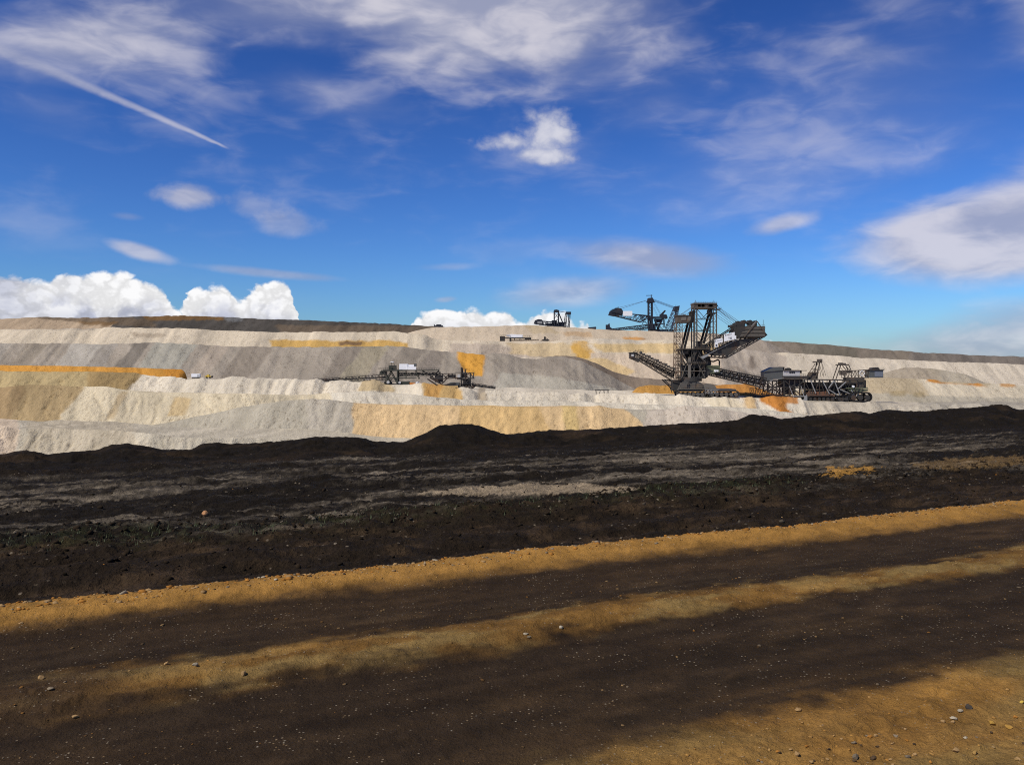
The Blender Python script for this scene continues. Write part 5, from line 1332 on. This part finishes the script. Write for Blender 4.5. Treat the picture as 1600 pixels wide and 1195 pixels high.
# ------------------------------------------------------------------ excavators on the skyline
m = Machine('excavator', 1010, 1018, 520, 'haze tinted blue black excavator on the skyline with slim mast and long raised boom', 'excavator')
def f(mb): m.truss(mb, (955, 488), (1014, 493.5), (962, 494), (1001, 503.5), 9, 4, 1.0, .6); m.truss(mb, (1001, 493), (1016, 494), (1001, 503.5), (1014, 497), 3, 4, .9, .6)
b = m.part('wheel_boom', HAZEST, f)
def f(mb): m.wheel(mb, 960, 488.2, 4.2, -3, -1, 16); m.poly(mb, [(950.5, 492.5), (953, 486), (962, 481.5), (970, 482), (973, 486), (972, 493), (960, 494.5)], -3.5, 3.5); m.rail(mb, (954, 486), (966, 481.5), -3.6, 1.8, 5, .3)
m.part('boom_head', HAZEST, f, b)
m.part('sign_board', WHITEP, lambda mb: (m.box(mb, 972.5, 987, 486.4, 494, -5.4, -5)), b, 'white board on the boom')
def f(mb):
    for x in (1013.2, 1018.6):
        for d in (-3, 3): m.beam(mb, (x, 470), (x, 512), 1.7, d)
    for k in range(7):
        y = 474 + k * 5; m.beam(mb, (1013.2, y), (1018.6, y), .7, -3); m.beam(mb, (1013.2, y), (1018.6, y + 5), .55, -3)
    m.poly(mb, [(1011, 471), (1012.5, 466), (1019, 465.5), (1021.5, 470), (1020, 473), (1012, 473)], -4, 4); m.box(mb, 1010.4, 1022.4, 471.4, 472.4, -4.6, 4.6); m.beam(mb, (1017.6, 466), (1017.6, 460.6), 1.1, 0); m.beam(mb, (1009.6, 461.8), (1019.4, 461.6), .9, 0)
m.part('mast', HAZEST, f)
def f(mb):
    for d in (-4, 4):
        for a, b_, w in [((1014, 496), (1042, 496), 2.0), ((1016, 497), (1020, 518), 1.8), ((1022, 496), (1030, 518), 1.4), ((1036, 496), (1026, 518), 1.4), ((1038, 496), (1037, 512), 1.0), ((1022, 506), (1038, 506), 1.0), ((1012, 518), (1046, 518), 2.2), ((1024, 504), (1039, 519), .7)]: m.beam(mb, a, b_, w, d)
    m.box(mb, 1013, 1024, 506, 518, -3, 3); m.box(mb, 1031, 1041, 491.5, 497, -3, 3); m.poly(mb, [(1031, 492), (1038.6, 484.6), (1040, 485.8), (1035, 493)], -2, 2); m.box(mb, 1024, 1034, 498, 504, -2.4, 2.4); m.poly(mb, [(1040, 496), (1042, 493), (1042.6, 498), (1040, 498.6)], -2, 2)
m.part('superstructure', HAZEST, f)
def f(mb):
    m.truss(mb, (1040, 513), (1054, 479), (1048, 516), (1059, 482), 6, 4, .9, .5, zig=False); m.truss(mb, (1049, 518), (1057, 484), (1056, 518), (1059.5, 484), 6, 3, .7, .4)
m.part('rear_mast', HAZEST2, f)
m.part('mast_head', HAZEST, lambda mb: (m.poly(mb, [(1052.4, 484), (1055, 479), (1061, 478), (1060, 485), (1055, 487)], -4.4, 4.4), m.beam(mb, (1056, 478.5), (1056, 476.4), .4, 0)))
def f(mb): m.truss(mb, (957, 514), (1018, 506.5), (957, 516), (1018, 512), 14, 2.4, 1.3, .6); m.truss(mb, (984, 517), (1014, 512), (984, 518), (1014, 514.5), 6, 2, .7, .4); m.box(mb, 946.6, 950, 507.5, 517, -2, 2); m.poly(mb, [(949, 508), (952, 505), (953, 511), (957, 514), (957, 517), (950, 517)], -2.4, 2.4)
m.part('tail_conveyor', HAZEST, f)
m.part('feed_arch', HAZEST, lambda mb: [mb.tube(m.p(1007 + 3 * math.cos(a), 506 - 3.4 * math.sin(a), 0), m.p(1007 + 3 * math.cos(a + .4), 506 - 3.4 * math.sin(a + .4), 0), .5, 6) for a in np.arange(0, 3.1, .4)])
m.crawler(1012, 1032, 514.6, 521, -6, 4, HAZEST, HAZEST); m.crawler(1032, 1052, 515, 521, -6, 4, HAZEST, HAZEST); m.crawler(1018, 1046, 515, 521, 4, 4, HAZEST, HAZEST)
for a, b_, w in [((1010, 469.5), (970, 482.5), .16), ((1010, 469.5), (964, 481.5), .13), ((1021, 468), (1054, 480), .3), ((1021, 470), (1054, 482), .3), ((1021, 472), (1034, 494), .2), ((1021, 480), (1028, 495), .16)]:
    for d in (-3, 3): m.part('rope', HAZEST2, lambda mb: mb.tube(m.p(*a, d), m.p(*b_, d), w * m.k * .8, 6))

m = Machine('excavator', 1040, 868, 514, 'small distant excavator on the skyline with twin square towers', 'excavator')
def f(mb):
    for x in (866, 872.6):
        for d in (-4, 4): m.beam(mb, (x, 486), (x, 512), 1.4, d)
    m.poly(mb, [(865, 488), (865.6, 484.6), (869, 484), (873, 485), (873.6, 488)], -5, 5)
    for a, b_ in [((866, 489), (872.6, 498)), ((872.6, 489), (866, 498)), ((866, 503), (872.6, 498)), ((865, 504), (872, 499))]: m.beam(mb, a, b_, .7, -4)
    m.beam(mb, (873, 489), (880, 506), .9, -4); m.beam(mb, (873, 489), (880, 506), .9, 4)
m.part('portal_tower', HAZEST, f)
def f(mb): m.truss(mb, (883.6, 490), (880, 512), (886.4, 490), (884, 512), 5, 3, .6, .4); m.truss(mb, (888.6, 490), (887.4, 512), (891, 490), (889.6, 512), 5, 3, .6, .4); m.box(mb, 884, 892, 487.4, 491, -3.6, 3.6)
m.part('rear_tower', HAZEST, f)
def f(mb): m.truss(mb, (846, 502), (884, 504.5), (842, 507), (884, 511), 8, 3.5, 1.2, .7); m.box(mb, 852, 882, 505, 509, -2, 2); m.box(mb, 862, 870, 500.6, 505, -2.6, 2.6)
m.part('boom', HAZEST, f)
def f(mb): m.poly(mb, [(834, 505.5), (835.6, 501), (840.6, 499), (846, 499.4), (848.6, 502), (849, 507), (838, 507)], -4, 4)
b = m.part('counterweight_box', HAZEST, f)
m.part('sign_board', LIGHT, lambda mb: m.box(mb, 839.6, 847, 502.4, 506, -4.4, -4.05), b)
for d in (-2, 2): m.part('rope', HAZEST2, lambda mb: mb.tube(m.p(873, 486.4, d), m.p(885, 488.4, d), .16, 6))
m.crawler(852, 870, 509.5, 515, -6, 4, HAZEST, HAZEST); m.crawler(868, 888, 509.5, 515, -6, 4, HAZEST, HAZEST)
# conveyor drive station on the hill
m = Machine('drive_station', 905, 818, 533.5, 'flat conveyor drive station with white cover on the pinkish hillside', 'conveyor')
def f(mb): m.box(mb, 781, 830, 527.4, 529, -2, 2); m.box(mb, 781, 789, 525.6, 533, -1.8, 1.8); m.box(mb, 796, 799, 529, 533.5, -1.6, 1.6); m.box(mb, 803.5, 804.6, 529, 532, -1.4, 1.4); m.box(mb, 812, 813, 529, 532, -1.4, 1.4); m.box(mb, 820, 830, 529, 530.6, -1.6, 1.6)
m.part('frame', STEEL, f)
m.part('white_cover', WHITEP, lambda mb: m.poly(mb, [(791, 523.4), (798, 522), (817, 523), (817, 527.2), (798, 527.2), (791, 525)], -1.6, 1.6))
m.part('handrail', STEEL, lambda mb: (m.rail(mb, (781, 527), (797, 527), -2.2, 3.6, 5, .25), m.rail(mb, (816, 527), (830, 527), -2.2, 2.6, 5, .25)))
def f(mb): m.truss(mb, (799, 531), (842, 530.4), (799, 532.4), (842, 531.8), 12, 1.2, .6, .3)
m.part('belt_frame', STEEL, f)
m.part('tail_station', STEEL, lambda mb: (m.poly(mb, [(844, 532.5), (850, 529.6), (856, 530), (859.4, 532), (856, 533)], -1.8, 1.8), m.box(mb, 850, 852.6, 526, 531, -1.4, 1.4), m.beam(mb, (852, 527.5), (856, 530), .7, 0)))
m = Machine('distant_conveyor', 1000, 925, 515.5, 'short dark conveyor head half hidden behind the skyline hill', 'conveyor')
m.part('head', HAZEST, lambda mb: m.poly(mb, [(918, 511.6), (924, 511.2), (931, 510.6), (931.6, 513), (928, 515.6), (921, 514)], -2, 2)); m.part('frame', HAZEST, lambda mb: m.box(mb, 921, 931, 513.5, 517, -1.6, 1.6))
m = Machine('skyline_hut', 1000, 685, 512.5, 'tiny dark hut on the skyline where the far ridge meets the hill', 'hut')
m.part('wall', HAZEST, lambda mb: m.box(mb, 679, 692, 508.6, 513, -2, 2)); m.part('roof', HAZEST, lambda mb: m.poly(mb, [(681, 508.6), (682.5, 507), (689, 507), (690, 508.6)], -2.2, 2.2)); m.part('flue', HAZEST, lambda mb: m.box(mb, 678, 679.2, 506.8, 513, -.5, .5))
